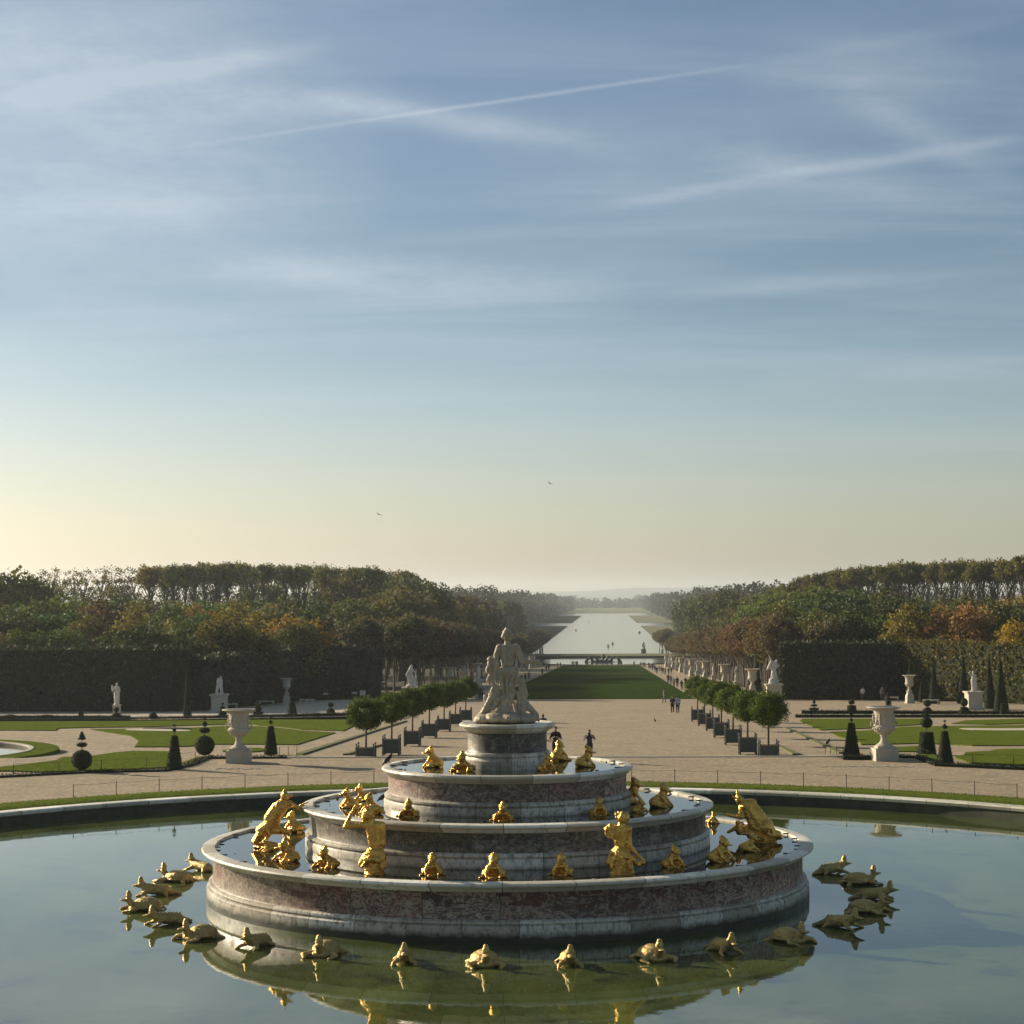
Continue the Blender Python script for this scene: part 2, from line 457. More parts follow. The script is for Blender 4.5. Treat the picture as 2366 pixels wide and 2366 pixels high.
M['gold'] = goldmat('gilded_lead', (.96, .60, .14), (.50, .27, .06), .22, .92, .55)
M['oldgold'] = goldmat('worn_gilding', (.62, .43, .14), (.34, .27, .12), .42, .60, .8)


def watermat(name, c1, c2, rough, ripple, rs_, c3=None, coat=.55):
    m, t, b = newmat(name, rough, 0, .5); b.inputs['IOR'].default_value = 1.36; b.inputs['Specular Tint'].default_value = (.84, 1, .90, 1); p = geo(t)
    c = mix(t, rng(t, noise(t, mapping(t, p, (.35, .12, 1)), 1.0, 5, .6, .5), .35, .65), c1, c2)
    b.inputs['Coat Weight'].default_value = coat; b.inputs['Coat IOR'].default_value = 1.7; b.inputs['Coat Roughness'].default_value = .01
    if c3: c = mix(t, rng(t, noise(t, p, .6, 5, .65), .55, .7), c, c3)
    lk(t, c, b.inputs['Base Color'])
    h = mth(t, 'ADD', noise(t, mapping(t, p, (1, .6, 1), (0, 0, .4)), rs_, 3, .5), mth(t, 'MULTIPLY', noise(t, p, rs_ * .18, 2), 1.5))
    bump(t, b, h, ripple, .02); lk(t, b.inputs['Normal'].links[0].from_socket, b.inputs['Coat Normal']); return m


M['water'] = watermat('pool_water', (.045, .062, .016), (.090, .115, .030), .02, .06, 3.5, (.022, .030, .010), .18)
M['tierwater'] = watermat('tier_water', (.010, .012, .008), (.018, .02, .012), .01, .02, 4, None, 0.0)
M['canal'] = watermat('canal_water', (.05, .06, .045), (.06, .07, .05), .10, .14, .25, None, 0.0)
_m, _t, _b = newmat('shaded_concrete', .8); lk(_t, mix(_t, rng(_t, noise(_t, geo(_t), 1.3, 5, .7), .4, .65), (.035, .040, .024), (.075, .07, .048)), _b.inputs['Base Color']); M['wallshade'] = _m  # dark concrete; the shade on the basin walls is put into its colour
M['coping'] = marble('basin_coping', 'white', 88, -9, False, .0)
_cache = {}


def cm(rgb, rough=.8):
    k = tuple(round(x, 3) for x in rgb) + (rough,)
    if k not in _cache: _cache[k] = noisy('cloth_%d' % len(_cache), [rgb, tuple(x * .75 for x in rgb)], [7], rough, (0, 1), .3, False)
    return _cache[k]


M['skin'] = cm((.42, .25, .18), .6); M['hair'] = cm((.035, .024, .018)); M['hairlight'] = cm((.16, .11, .07))

# ------------------------------------------------------------------ ground, paths, lawns
WX = 9000


def strip(name, ys, x0, x1, mt, dz=0.0):
    vs, fs = [], []
    for y in ys: vs += [(x0, y, tz(y) + dz), (x1, y, tz(y) + dz)]
    for i in range(len(ys) - 1): fs.append((2 * i, 2 * i + 1, 2 * i + 3, 2 * i + 2))
    return struct(mesh_obj(name, vs, fs, mt))


# court around the basin, with the round hole of the basin
n = 180; vs = []; fs = []
for i in range(n):
    a = 2 * math.pi * i / n; c, s = math.cos(a), math.sin(a)
    t = min(400 / abs(c) if abs(c) > 1e-6 else 1e9, (45 if s > 0 else 160) / abs(s) if abs(s) > 1e-6 else 1e9)
    vs += [(28.0 * c, 28.0 * s, 0), (60 * c if t > 60 else t * c, 60 * s if t > 60 else t * s, 0), (t * c, t * s, 0)]
# exact corner fill
for i in range(n):
    j = (i + 1) % n; fs += [(3 * i, 3 * i + 1, 3 * j + 1, 3 * j), (3 * i + 1, 3 * i + 2, 3 * j + 2, 3 * j + 1)]
struct(mesh_obj('gravel_court', vs, fs, M['gravel']))
strip('gravel_parterre', [45, 45.5, 80, 120, 160, 197], -400, 400, M['gravel'])
strip('woodland_floor', [197, 300, 450, 636, 640, 641, 725, 725.6, 790, 800], -400, 400, M['floor'])
strip('plain', [800, 2935, 13000], -WX, WX, M['field'])
g2 = mesh_obj('far_ground', [(-WX, -160, -17), (-400, -160, -17), (-400, 800, -17), (-WX, 800, -17), (400, -160, -17), (WX, -160, -17), (WX, 800, -17), (400, 800, -17)], [(0, 1, 2, 3), (4, 5, 6, 7)], M['field']); struct(g2)
strip('avenue_gravel', [197, 300, 450, 636, 640], -23.5, 25.5, M['gravel'], .02)
strip('lawn_avenue', [196.5, 197, 300, 450, 632], -12.3, 14.4, M['lawn_shaded'], .06)
strip('apollo_bank', [725.6, 790, 799.5], -75, 75, M['drygrass'], .03)
v_, f_ = lathe([(0.01, 0), (37, 0)], 96); ap = struct(mesh_obj('apollo_water', [(x * .80, y, z) for x, y, z in v_], f_, M['canal'])); ap.location = (1, 683, -15.6)
# canal with its cross arms
def sheet(name, pts, z, mt): return struct(mesh_obj(name, [(x, y, z) for x, y in pts], [tuple(range(len(pts)))], mt))
cw = 31
sheet('canal_water', [(1 - cw, 803), (1 + cw, 803), (1 + cw, 1640), (66, 1640), (66, 1830), (1 + cw, 1830), (1 + cw, 2560), (66, 2560), (66, 2930), (-66, 2930), (-66, 2560), (1 - cw, 2560), (1 - cw, 1830), (-66, 1830), (-66, 1640), (1 - cw, 1640)], -16.55, M['canal'])
for nm, x0, x1, a, b in [('bank_left', -66, 1 - cw - 1.2, 800, 1640), ('bank_right', 1 + cw + 1.2, 66, 800, 1640), ('bank_left', -66, 1 - cw - 1.2, 1830, 2560), ('bank_right', 1 + cw + 1.2, 66, 1830, 2560)]:
    sheet(nm.replace('_left', '').replace('_right', '') + '_grass', [(x0, a), (x1, a), (x1, b), (x0, b)], -16.35, M['drygrass'] if x0 > 0 else M['lawn_shaded'])  # right bank pale, left bank dark: sun and shade put into the grass colours
sheet('far_meadow', [(-64, 2940), (66, 2940), (105, 4300), (-90, 4300)], -16.4, M['drygrass'])
# far hills
vs, fs = [], []; rs = np.random.RandomState(5); nx = 160
for i in range(nx):
    x = -WX + 2 * WX * i / (nx - 1); h = 34 + 20 * math.sin(x * .0007 + 1) + 9 * math.sin(x * .0031) + 4 * math.sin(x * .011)
    vs += [(x, 9000, -17), (x, 11500, h), (x, 12900, -17)]
for i in range(nx - 1):
    for k in (0, 1): fs.append((3 * i + k, 3 * i + 3 + k, 3 * i + 4 + k, 3 * i + 1 + k))
struct(mesh_obj('hills', vs, fs, M['hill'], None, True))


def smooth_poly(pts, it=2):
    for _ in range(it):
        q = []
        for a, b in zip(pts, pts[1:] + pts[:1]):
            q += [(.75 * a[0] + .25 * b[0], .75 * a[1] + .25 * b[1]), (.25 * a[0] + .75 * b[0], .25 * a[1] + .75 * b[1])]
        pts = q
    return pts


def slab(name, px, mt, h=.07, sm=0):
    pts = [gp(*p) for p in px]; pts = [(p.x, p.y) for p in pts]
    if sm: pts = smooth_poly(pts, sm)
    bm = bmesh.new(); f = bm.faces.new([bm.verts.new((x, y, 0)) for x, y in pts]); bm.normal_update()
    if f.normal.z < 0: f.normal_flip()
    bmesh.ops.triangulate(bm, faces=[f])
    for ky in (45.0, 45.5): bmesh.ops.bisect_plane(bm, geom=bm.verts[:] + bm.edges[:] + bm.faces[:], plane_co=(0, ky, 0), plane_no=(0, 1, 0))
    r = bmesh.ops.extrude_face_region(bm, geom=bm.faces[:]); up = {e for e in r['geom'] if isinstance(e, bmesh.types.BMVert)}
    for v in bm.verts: v.co.z = tz(v.co.y) + (h if v in up else -.05)
    bmesh.ops.recalc_face_normals(bm, faces=bm.faces[:])
    return struct(bm_obj(name, bm, mt))


pc = CAM + RT * -39.8 + FW * 122
for nm, pr, mt in [('pool_turf', [(9.95, -1.2), (9.95, -.66), (11.5, -.66), (11.6, -1.3)], M['grass']), ('pool_coping', [(9.65, -.70), (9.65, -.62), (9.93, -.62), (9.93, -.7)], M['stone']), ('pool_wall', [(9.66, -1.2), (9.66, -.695)], M['wallshade']), ('pool_water', [(.01, -.84), (9.65, -.84)], M['tierwater'])]:
    struct(lathe_obj(nm, pr, mt, None, 96, loc=(pc.x, pc.y, 0)))
slab('lawn_panel', [(-60, 1669), (-60, 1688), (128, 1689), (134, 1684), (205, 1682), (320, 1681), (520, 1675), (572, 1672), (597, 1677), (640, 1680), (700, 1687), (793, 1690), (816, 1679), (822, 1664), (400, 1664), (100, 1667)], M['grass'])
slab('lawn_panel', [(208, 1686), (250, 1693), (302, 1701), (322, 1713), (311, 1727), (400, 1727), (448, 1725), (475, 1721), (600, 1721), (686, 1722), (775, 1694), (700, 1690), (640, 1683), (600, 1680), (520, 1679), (400, 1685)], M['grass'])
slab('gravel_scroll', [(284, 1687), (330, 1685.5), (400, 1687), (446, 1689.5), (428, 1692), (300, 1690)], M['path'], .085, 2)
slab('gravel_scroll', [(318, 1685), (390, 1683), (450, 1685), (430, 1687), (360, 1686)], M['hedgecore'], .12, 2)
slab('lawn_panel', [(-60, 1781), (60, 1768), (130, 1759), (200, 1750), (262, 1741), (305, 1737), (388, 1738), (386, 1775), (300, 1779), (200, 1782), (100, 1786), (30, 1783), (-60, 1784)], M['grass'])
slab('lawn_panel', [(424, 1774), (421, 1764), (452, 1753), (488, 1745), (470, 1757)], M['grass'])
slab('lawn_panel', [(500, 1737), (555, 1730), (610, 1730), (612, 1737), (560, 1740)], M['grass'], .07, 1)
slab('lawn_panel', [(1848, 1667), (1855, 1662), (2140, 1662), (2150, 1667), (2128, 1675), (2079, 1678), (2000, 1684), (1896, 1688), (1867, 1676)], M['grass'])
slab('lawn_panel', [(1917, 1693), (2000, 1690), (2065, 1684), (2083, 1681), (2127, 1680), (2197, 1679), (2430, 1676), (2430, 1724), (2246, 1724), (2197, 1721), (2120, 1719), (1990, 1722), (1988, 1717), (1937, 1703)], M['grass'])
slab('lawn_panel', [(2199, 1673), (2230, 1666), (2430, 1660), (2430, 1671), (2280, 1675)], M['grass'])
slab('gravel_scroll', [(2212, 1686), (2230, 1684), (2300, 1685.5), (2430, 1684), (2430, 1690), (2260, 1690)], M['path'], .085, 1)
slab('lawn_panel', [(2206, 1752), (2232, 1740), (2288, 1737), (2305, 1733), (2430, 1731), (2430, 1773), (2250, 1766)], M['grass'])
slab('lawn_panel', [(2060, 1728), (2122, 1726), (2122, 1738), (2062, 1738)], M['grass'])
slab('lawn_panel', [(2122, 1742), (2160, 1746), (2166, 1762), (2125, 1752)], M['grass'])
slab('grass_verge', [(941, 1667), (934, 1667), (684, 1744), (700, 1745)], M['drygrass'], .10)
slab('grass_verge', [(883, 1723), (876, 1723), (792, 1745), (806, 1745)], M['drygrass'], .10)
slab('grass_verge', [(1809, 1683), (1818, 1682), (1952, 1741), (1938, 1742)], M['drygrass'], .10)
slab('grass_verge', [(1788, 1721), (1795, 1721), (1850, 1745), (1832, 1745)], M['drygrass'], .10)
slab('gravel_terrace', [(-60, 1648), (300, 1648), (500, 1645), (740, 1619), (930, 1612), (930, 1650), (700, 1652), (400, 1656), (-60, 1659)], M['path'], .03)

# ------------------------------------------------------------------ leafy solids: hedges and topiary
RS = np.random.RandomState(11)


def hedge(name, pts, h, th, leafm, density, leaf, parent=None, top_wave=.0):
    """clipped hedge along world points; pts ((x,y),...) base on terrain"""
    cen, root = [], None
    bm = bmesh.new(); P = [Vector((p[0], p[1], 0)) for p in pts]
    for a, b in zip(P, P[1:]):
        L = (b - a).length; mid = (a + b) / 2; ang = math.atan2(b.y - a.y, b.x - a.x); z0 = min(tz(a.y), tz(b.y))
        ha = h if not isinstance(h, tuple) else h[0]
        box(bm, (mid.x, mid.y, z0 + ha / 2 - .05), (L, th * .94, ha), ang)
        d = (b - a).normalized(); nn = Vector((-d.y, d.x, 0))
        for (area, fn) in [(L * ha, lambda s, t: a + d * (s * L) - nn * (th / 2) + Vector((0, 0, z0 + t * ha))), (L * ha, lambda s, t: a + d * (s * L) + nn * (th / 2) + Vector((0, 0, z0 + t * ha))), (L * th, lambda s, t: a + d * (s * L) + nn * ((t - .5) * th) + Vector((0, 0, z0 + ha))), (th * ha * 2, lambda s, t: (a if s < .5 else b) + nn * (((s * 2) % 1 - .5) * th) + Vector((0, 0, z0 + t * ha)))]:
            for _ in range(int(area * density)):
                s, t = RS.rand(2); cen.append(fn(s, t))
    c = np.array([tuple(v) for v in cen]) + RS.normal(size=(len(cen), 3)) * leaf * .45
    root = empty(name, (0, 0, 0)) if parent is None else parent
    bm_obj('core', bm, M['hedgecore'], root)
    k = c[:, 0] * .35 + c[:, 1] * .2
    tone = np.clip(.45 + .25 * np.sin(k) * np.sin(k * .37 + 1) + RS.normal(size=len(c)) * .3, 0, 1)
    link('foliage', quads_mesh('foliage', c, leaf * RS.uniform(.7, 1.3, len(c)), RS, tone), leafm, root)
    return root


def gxy(*px): return [(gp(*p).x, gp(*p).y) for p in px]


tag(hedge('clipped_hedge', [(-78, 149.5), (-42, 150)], 6.7, 3, M['hedge'], 14, .42), 'tall dark clipped hedge wall behind the statues at far left', 'hedge')
tag(hedge('clipped_hedge', [(-41.8, 150.5), (-38.2, 199)], 6.9, 3, M['hedge'], 14, .42), 'dark clipped hedge running back behind the benches on the left', 'hedge')
tag(hedge('clipped_hedge', [(-38, 200), (-27.5, 203)], 6.9, 3, M['hedge'], 14, .42), 'dark hedge behind the twisting marble group on the left', 'hedge')
tag(hedge('clipped_hedge', [(25.5, 192.5), (40, 190.5)], 7.2, 3, M['hedge'], 16, .42), 'tall dark clipped hedge block behind the marble group on the right', 'hedge')
tag(hedge('clipped_hedge', [(40.5, 192), (56, 160)], 7.3, 2.5, M['hedgelit'], 16, .42), 'autumn hedge coloured sunlit yellow and green behind the yew cones at far right', 'hedge')
for nm, px, hh, th, lb in [('edging', [(-60, 1661), (300, 1661), (820, 1654)], .35, .5, 'upper low dark box edging across the far left parterre'), ('edging', [(-60, 1668), (300, 1667), (820, 1661.5)], .3, .45, 'lower low dark box edging above the left lawns'),
                           ('edging', [(1853, 1649), (2430, 1649.5)], .35, .5, 'upper low dark box edging across the far right parterre'), ('edging', [(1838, 1658), (2430, 1657.5)], .3, .45, 'lower low dark box edging above the right lawns'),
                           ('edging', [(-60, 1800), (100, 1791), (200, 1786), (380, 1782), (440, 1769), (478, 1753), (660, 1752)], .14, .35, 'low box edging curving round the near left lawn'),
                           ('edging', [(1948, 1755), (2018, 1755)], .25, .5, 'short low box edging beside the right urn pedestal'), ('edging', [(2076, 1751), (2120, 1752), (2168, 1770), (2430, 1782)], .18, .4, 'low box edging round the near right lawn')]:
    tag(hedge('box_edging', gxy(*px), hh, th, M['box'], 150, .075), lb, 'hedge')


def topiary(u, v, spec, label, Dovr=None, square=False):
    """spec: list of (shape, y_top_px, y_bottom_px, width_top_px, width_bottom_px)"""
    p = gp(u, v) if Dovr is None else at(u, Dovr); Dp = dep(p); k = Dp / F
    root = empty('topiary', p); cen = []; vs, fs = [], []
    seg = 20; top = min(s[1] for s in spec)
    def ringadd(r, z, last):
        o = len(vs)
        for i in range(seg):
            a = 2 * math.pi * i / seg + .4
            vs.append((r * math.cos(a), r * math.sin(a), z))
        if last is not None:
            for i in range(seg): fs.append((last + i, last + (i + 1) % seg, o + (i + 1) % seg, o + i))
        return o
    leaf = .05 * max(1, Dp / 130)
    for sh, yt, yb, wt, wb in spec:
        z0, z1 = (v - yb) * k, (v - yt) * k; prof = []
        if sh == 'cone': prof = [(0.005, z0), (wb * k / 2, z0 + .01), (wt * k / 2, z1 - .01), (0.005, z1)]
        elif sh == 'ball': prof = [(max(.005, wb * k / 2 * math.sin(math.pi * i / 10)), (z0 + z1) / 2 - (z1 - z0) / 2 * math.cos(math.pi * i / 10)) for i in range(11)]
        elif sh == 'bowl': prof = [(max(.005, wt * k / 2 * math.sin(math.pi / 2 * i / 6)), z1 - (z1 - z0) * math.cos(math.pi / 2 * i / 6)) for i in range(7)] + [(.005, z1 + .01)]
        elif sh == 'dome': prof = [(.005, z0)] + [(max(.005, wb * k / 2 * math.cos(math.pi / 2 * i / 6)), z0 + (z1 - z0) * math.sin(math.pi / 2 * i / 6)) for i in range(7)]
        last = None
        for r, z in prof: last = ringadd(r * .96, z, last)
        for (r0, a0), (r1, a1) in zip(prof, prof[1:]):
            A = math.pi * (r0 + r1) * math.hypot(r1 - r0, a1 - a0)
            for _ in range(int(A / leaf ** 2 * 1.1) + 1):
                t = RS.rand(); an = RS.rand() * 6.283; r = r0 + (r1 - r0) * t; cen.append((r * math.cos(an), r * math.sin(an), a0 + (a1 - a0) * t))
    mesh_obj('core', vs, fs, M['hedgecore'], root)
    c = np.array(cen) + RS.normal(size=(len(cen), 3)) * leaf * .3
    link('foliage', quads_mesh('foliage', c, leaf * RS.uniform(.7, 1.4, len(c)), RS), M['box'], root)
    v_, f_ = capsule((0, 0, -.05), (0, 0, (v - top) * k * .93), .03 * max(1, Dp / 130), .018, 8); mesh_obj('stem', v_, f_, M['bark'], root)
    return tag(root, label, 'topiary', 'clipped yew topiaries of the parterre')


topiary(189, 1783, [('ball', 1733, 1778, 0, 47), ('cone', 1777, 1784, 14, 10), ('ball', 1716, 1726, 0, 24), ('cone', 1696, 1709, 8, 18), ('ball', 1691, 1698, 0, 7)], 'ball topiary with a disc and bell on top at far left of the near lawn')
topiary(403, 1778, [('cone', 1700, 1776, 13, 38), ('cone', 1684, 1691, 9, 7), ('bowl', 1675, 1679, 7, 7)], 'tall dark pyramid topiary beside the near left lawn')
topiary(473, 1747, [('ball', 1700, 1745, 0, 45), ('ball', 1682, 1694, 0, 25), ('ball', 1667, 1679, 0, 11), ('cone', 1655, 1662, 6, 6)], 'round ball topiary with stacked discs left of the near urn')
topiary(626, 1745, [('cone', 1678, 1743, 12, 33), ('ball', 1665, 1673, 0, 9), ('bowl', 1656, 1660, 6, 5)], 'slender pyramid topiary right of the near left urn')
topiary(1968, 1749, [('cone', 1671, 1748, 13, 39), ('cone', 1660, 1667, 4, 8), ('bowl', 1649, 1655, 8, 4)], 'pyramid topiary left of the near right urn')
topiary(2142, 1744, [('cone', 1692, 1743, 28, 43), ('ball', 1658, 1682, 0, 27), ('ball', 1648, 1655, 0, 9)], 'stout truncated cone topiary with a ball on top on the right')
topiary(2184, 1767, [('cone', 1690, 1766, 13, 40), ('dome', 1673, 1683, 0, 12), ('bowl', 1665, 1669, 6, 5)], 'tall pyramid topiary nearest the camera on the right')
far = [(24, 1661, [('bowl', 1652, 1661, 19, 0)], 'small bowl topiary far left by the box edging'), (108, 1661, [('cone', 1652, 1661, 27, 25)], 'small block topiary far left on the box edging'),
       (187, 1661, [('cone', 1643, 1661, 9, 17)], 'small dark cone topiary on the far left edging'), (269, 1661, [('dome', 1646, 1660, 0, 24), ('ball', 1634, 1645, 0, 13)], 'domed topiary in front of the statue with a child'),
       (354, 1661, [('dome', 1646, 1660, 0, 22)], 'plain dome topiary between two left statues'), (433, 1657, [('cone', 1570, 1656, 8, 20)], 'very tall thin dark cone against the left hedge'),
       (514, 1656, [('cone', 1642, 1655, 13, 22), ('ball', 1631, 1641, 0, 12), ('ball', 1624, 1629, 0, 6)], 'tiered topiary before the bending statue pedestal'), (596, 1655, [('bowl', 1645, 1655, 24, 8), ('ball', 1634, 1644, 0, 18), ('ball', 1624, 1635, 0, 12)], 'three tier topiary behind the near left urn'),
       (675, 1654, [('cone', 1621, 1654, 12, 24)], 'truncated cone topiary below the far left vase'), (764, 1654, [('ball', 1636, 1653, 0, 19), ('ball', 1623, 1634, 0, 14)], 'topiary of two stacked balls left of the orange trees'),
       (1881, 1648, [('bowl', 1636, 1647, 22, 0), ('cone', 1628, 1632, 14, 14), ('cone', 1618, 1625, 5, 8)], 'bowl and disc topiary at the inner end of the right edging'), (1968, 1649, [('cone', 1630, 1648, 20, 23), ('ball', 1617, 1628, 0, 14)], 'block topiary crowned with a ball behind the right pyramid'),
       (2053, 1649, [('cone', 1628, 1636, 15, 20), ('cone', 1619, 1627, 12, 13), ('ball', 1609, 1618, 0, 8)], 'tiered topiary showing above the near right urn'), (2143, 1650, [('dome', 1634, 1649, 0, 25), ('ball', 1618, 1632, 0, 18)], 'dome topiary with a ball behind the stout cone'),
       (2228, 1650, [('cone', 1641, 1649, 27, 27), ('cone', 1634, 1640, 18, 20), ('ball', 1613, 1633, 0, 17)], 'tiered topiary before the right statue pedestal'), (2318, 1650, [('cone', 1625, 1649, 13, 17)], 'plain block topiary at far right of the edging')]
for u, v, sp, lb in far: topiary(u, v, sp, lb)
for u, v0, v1, w, lb in [(2042, 1617, 1511, 20, 'tall yew cone at the end of the dark right hedge'), (2104, 1620, 1518, 24, 'tall yew cone directly behind the far right vase'), (2158, 1626, 1524, 26, 'tall yew cone behind the right stone bench'), (2129, 1623, 1569, 14, 'small yew cone just right of the far right vase'),
                         (2227, 1626, 1518, 32, 'tall yew cone left of the right draped statue'), (2262, 1622, 1518, 24, 'yew cone standing behind the right draped statue'), (2287, 1638, 1519, 30, 'tall yew cone right of the draped statue'), (2313, 1646, 1527, 38, 'broadest and nearest yew cone at far right'), (1749, 1600, 1519, 26, 'yew cone between the right avenue trees and the dark hedge')]:
    topiary(u, v0, [('cone', v1, v0 - 1, 2, w)], lb)

# ------------------------------------------------------------------ the great basin and the tiered fountain
bas = empty('stone_basin'); tag(bas, 'great round stone basin with white coping around the tiered fountain', 'basin')
lathe_obj('coping', [(27.62, -.16), (27.55, -.13), (27.5, -.02), (27.56, 0.03), (28.22, 0.035), (28.27, 0.02), (28.27, -.06)], M['coping'], bas, 256)
lathe_obj('wall', [(27.0, -1.8), (27.6, -1.8), (27.62, -.155)], M['wallshade'], bas, 256)
lathe_obj('floor', [(.01, -1.79), (27.2, -1.79)], M['wallshade'], bas, 128)
lathe_obj('basin_water', [(.01, -.55), (9.0, -.55), (27.61, -.55)], M['water'], None, 256, False)['kind'] = 'structure'
gr = lathe_obj('grass_ring', [(28.275, .0), (28.3, .05), (28.9, .10), (30.3, .08), (30.5, 0.0)], M['grass'], None, 256); struct(gr)
# ragged blades on the grass ring
cen = []
for _ in range(26000):
    a = RS.uniform(R(35), R(145)); r = 28.34 + 2.25 * RS.rand(); cen.append((r * math.cos(a), r * math.sin(a), .05 + .04 * RS.rand()))
M['blade'] = leafmat('grass_blades', [(.035, .065, .014), (.12, .15, .035)], False, .3)
stuff(link('grass_blades', quads_mesh('grass_blades', np.array(cen), np.full(len(cen), .055) * RS.uniform(.6, 1.3, len(cen)), RS), M['blade']), 'mown grass blades on the ring of turf round the basin', 'grass')

fo = empty('tiered_fountain'); tag(fo, 'round three-tier marble fountain with red and green bands in the great basin', 'fountain')
lathe_obj('lower_coping', [(9.0, .70), (9.02, 1.03), (9.06, 1.07), (9.36, 1.07), (9.445, 1.045), (9.465, 1.0), (9.45, .96), (9.40, .93), (9.31, .915), (9.29, .87), (9.22, .83), (9.20, .80), (9.13, .79)], M['w1c'], fo, 256)
lathe_obj('lower_band', [(9.14, .795), (9.12, .76), (9.12, .10), (9.14, .055)], M['r1'], fo, 256)
lathe_obj('lower_plinth', [(9.13, .06), (9.20, .05), (9.25, .02), (9.26, -.03), (9.23, -.07), (9.21, -.085), (9.27, -.10), (9.31, -.14), (9.33, -.9)], M['w1'], fo, 256)
lathe_obj('middle_coping', [(6.0, 1.8), (6.02, 2.22), (6.07, 2.262), (6.32, 2.262), (6.40, 2.24), (6.42, 2.20), (6.405, 2.16), (6.35, 2.13), (6.28, 2.115), (6.26, 2.07), (6.22, 2.04), (6.20, 2.005), (6.18, 1.995)], M['w2c'], fo, 200)
lathe_obj('middle_band', [(6.185, 2.0), (6.17, 1.97), (6.17, 1.48), (6.19, 1.435)], M['g2'], fo, 200)
lathe_obj('middle_plinth', [(6.19, 1.44), (6.25, 1.43), (6.30, 1.39), (6.30, 1.34), (6.26, 1.30), (6.24, 1.285), (6.28, 1.27), (6.30, 1.22), (6.31, .8)], M['w2'], fo, 200)
lathe_obj('upper_coping', [(3.6, 2.9), (3.62, 3.36), (3.67, 3.405), (3.84, 3.405), (3.91, 3.38), (3.93, 3.33), (3.905, 3.28), (3.86, 3.26), (3.83, 3.22), (3.78, 3.17), (3.74, 3.14)], M['w3c'], fo, 160)
lathe_obj('upper_band', [(3.74, 3.145), (3.72, 3.12), (3.72, 2.66), (3.74, 2.60)], M['r3'], fo, 160)
lathe_obj('upper_plinth', [(3.74, 2.605), (3.80, 2.59), (3.85, 2.55), (3.85, 2.50), (3.81, 2.46), (3.79, 2.445), (3.84, 2.43), (3.86, 2.38), (3.87, 2.0)], M['w3'], fo, 160)
lathe_obj('pedestal_coping', [(.05, 4.70), (1.30, 4.70), (1.36, 4.735), (1.43, 4.735), (1.49, 4.70), (1.50, 4.65), (1.47, 4.60), (1.40, 4.58), (1.37, 4.52), (1.31, 4.50), (1.27, 4.45)], M['w3c'], fo, 96)
lathe_obj('pedestal_band', [(1.27, 4.455), (1.24, 4.42), (1.24, 3.90), (1.27, 3.84)], M['g4'], fo, 96)
lathe_obj('pedestal_plinth', [(1.27, 3.85), (1.32, 3.83), (1.34, 3.79), (1.34, 3.74), (1.30, 3.70), (1.31, 3.66), (1.37, 3.60), (1.37, 3.2)], M['w3'], fo, 96)
lathe_obj('water_lower', [(6.28, 1.0), (9.03, 1.0)], M['tierwater'], fo, 200, False)
lathe_obj('water_middle', [(3.84, 2.19), (6.03, 2.19)], M['tierwater'], fo, 160, False)
lathe_obj('water_upper', [(1.35, 3.34), (3.63, 3.34)], M['tierwater'], fo, 128, False)
# lead spouts along the inner edges of the rims
for (rr, zz, cnt) in ((9.0, 1.055, 34), (6.01, 2.25, 26), (3.61, 3.395, 16)):
    bm = bmesh.new(); box(bm, (0, 0, 0), (.22, .09, .035)); cme = bpy.data.meshes.new('lead_clip'); bm.to_mesh(cme); bm.free(); cme.materials.append(M['lead'])
    for i in range(cnt):
        a = 2 * math.pi * (i + .3 * random.Random(i).random()) / cnt
        o = bpy.data.objects.new('lead_clip', cme); C.objects.link(o); o.parent = fo; o.location = (rr * math.cos(a), rr * math.sin(a), zz); o.rotation_euler.z = a


def pxp(ox, oy, k, prims, z0=0.0):
    """prims written in enlarged-photo pixels -> metres about (ox, oy)"""
    o = []
    for p in prims:
        if p[0] == 'c':
            (a, b, c), (d, e, f), r0, r1 = p[1:5]
            o.append(('c', ((a - ox) * k, c, (oy - b) * k + z0), ((d - ox) * k, f, (oy - e) * k + z0), r0, r1))
        else:
            (a, b, c), r = p[1:3]; o.append(('e', ((a - ox) * k, c, (oy - b) * k + z0), r) + tuple(p[3:]))
    return o


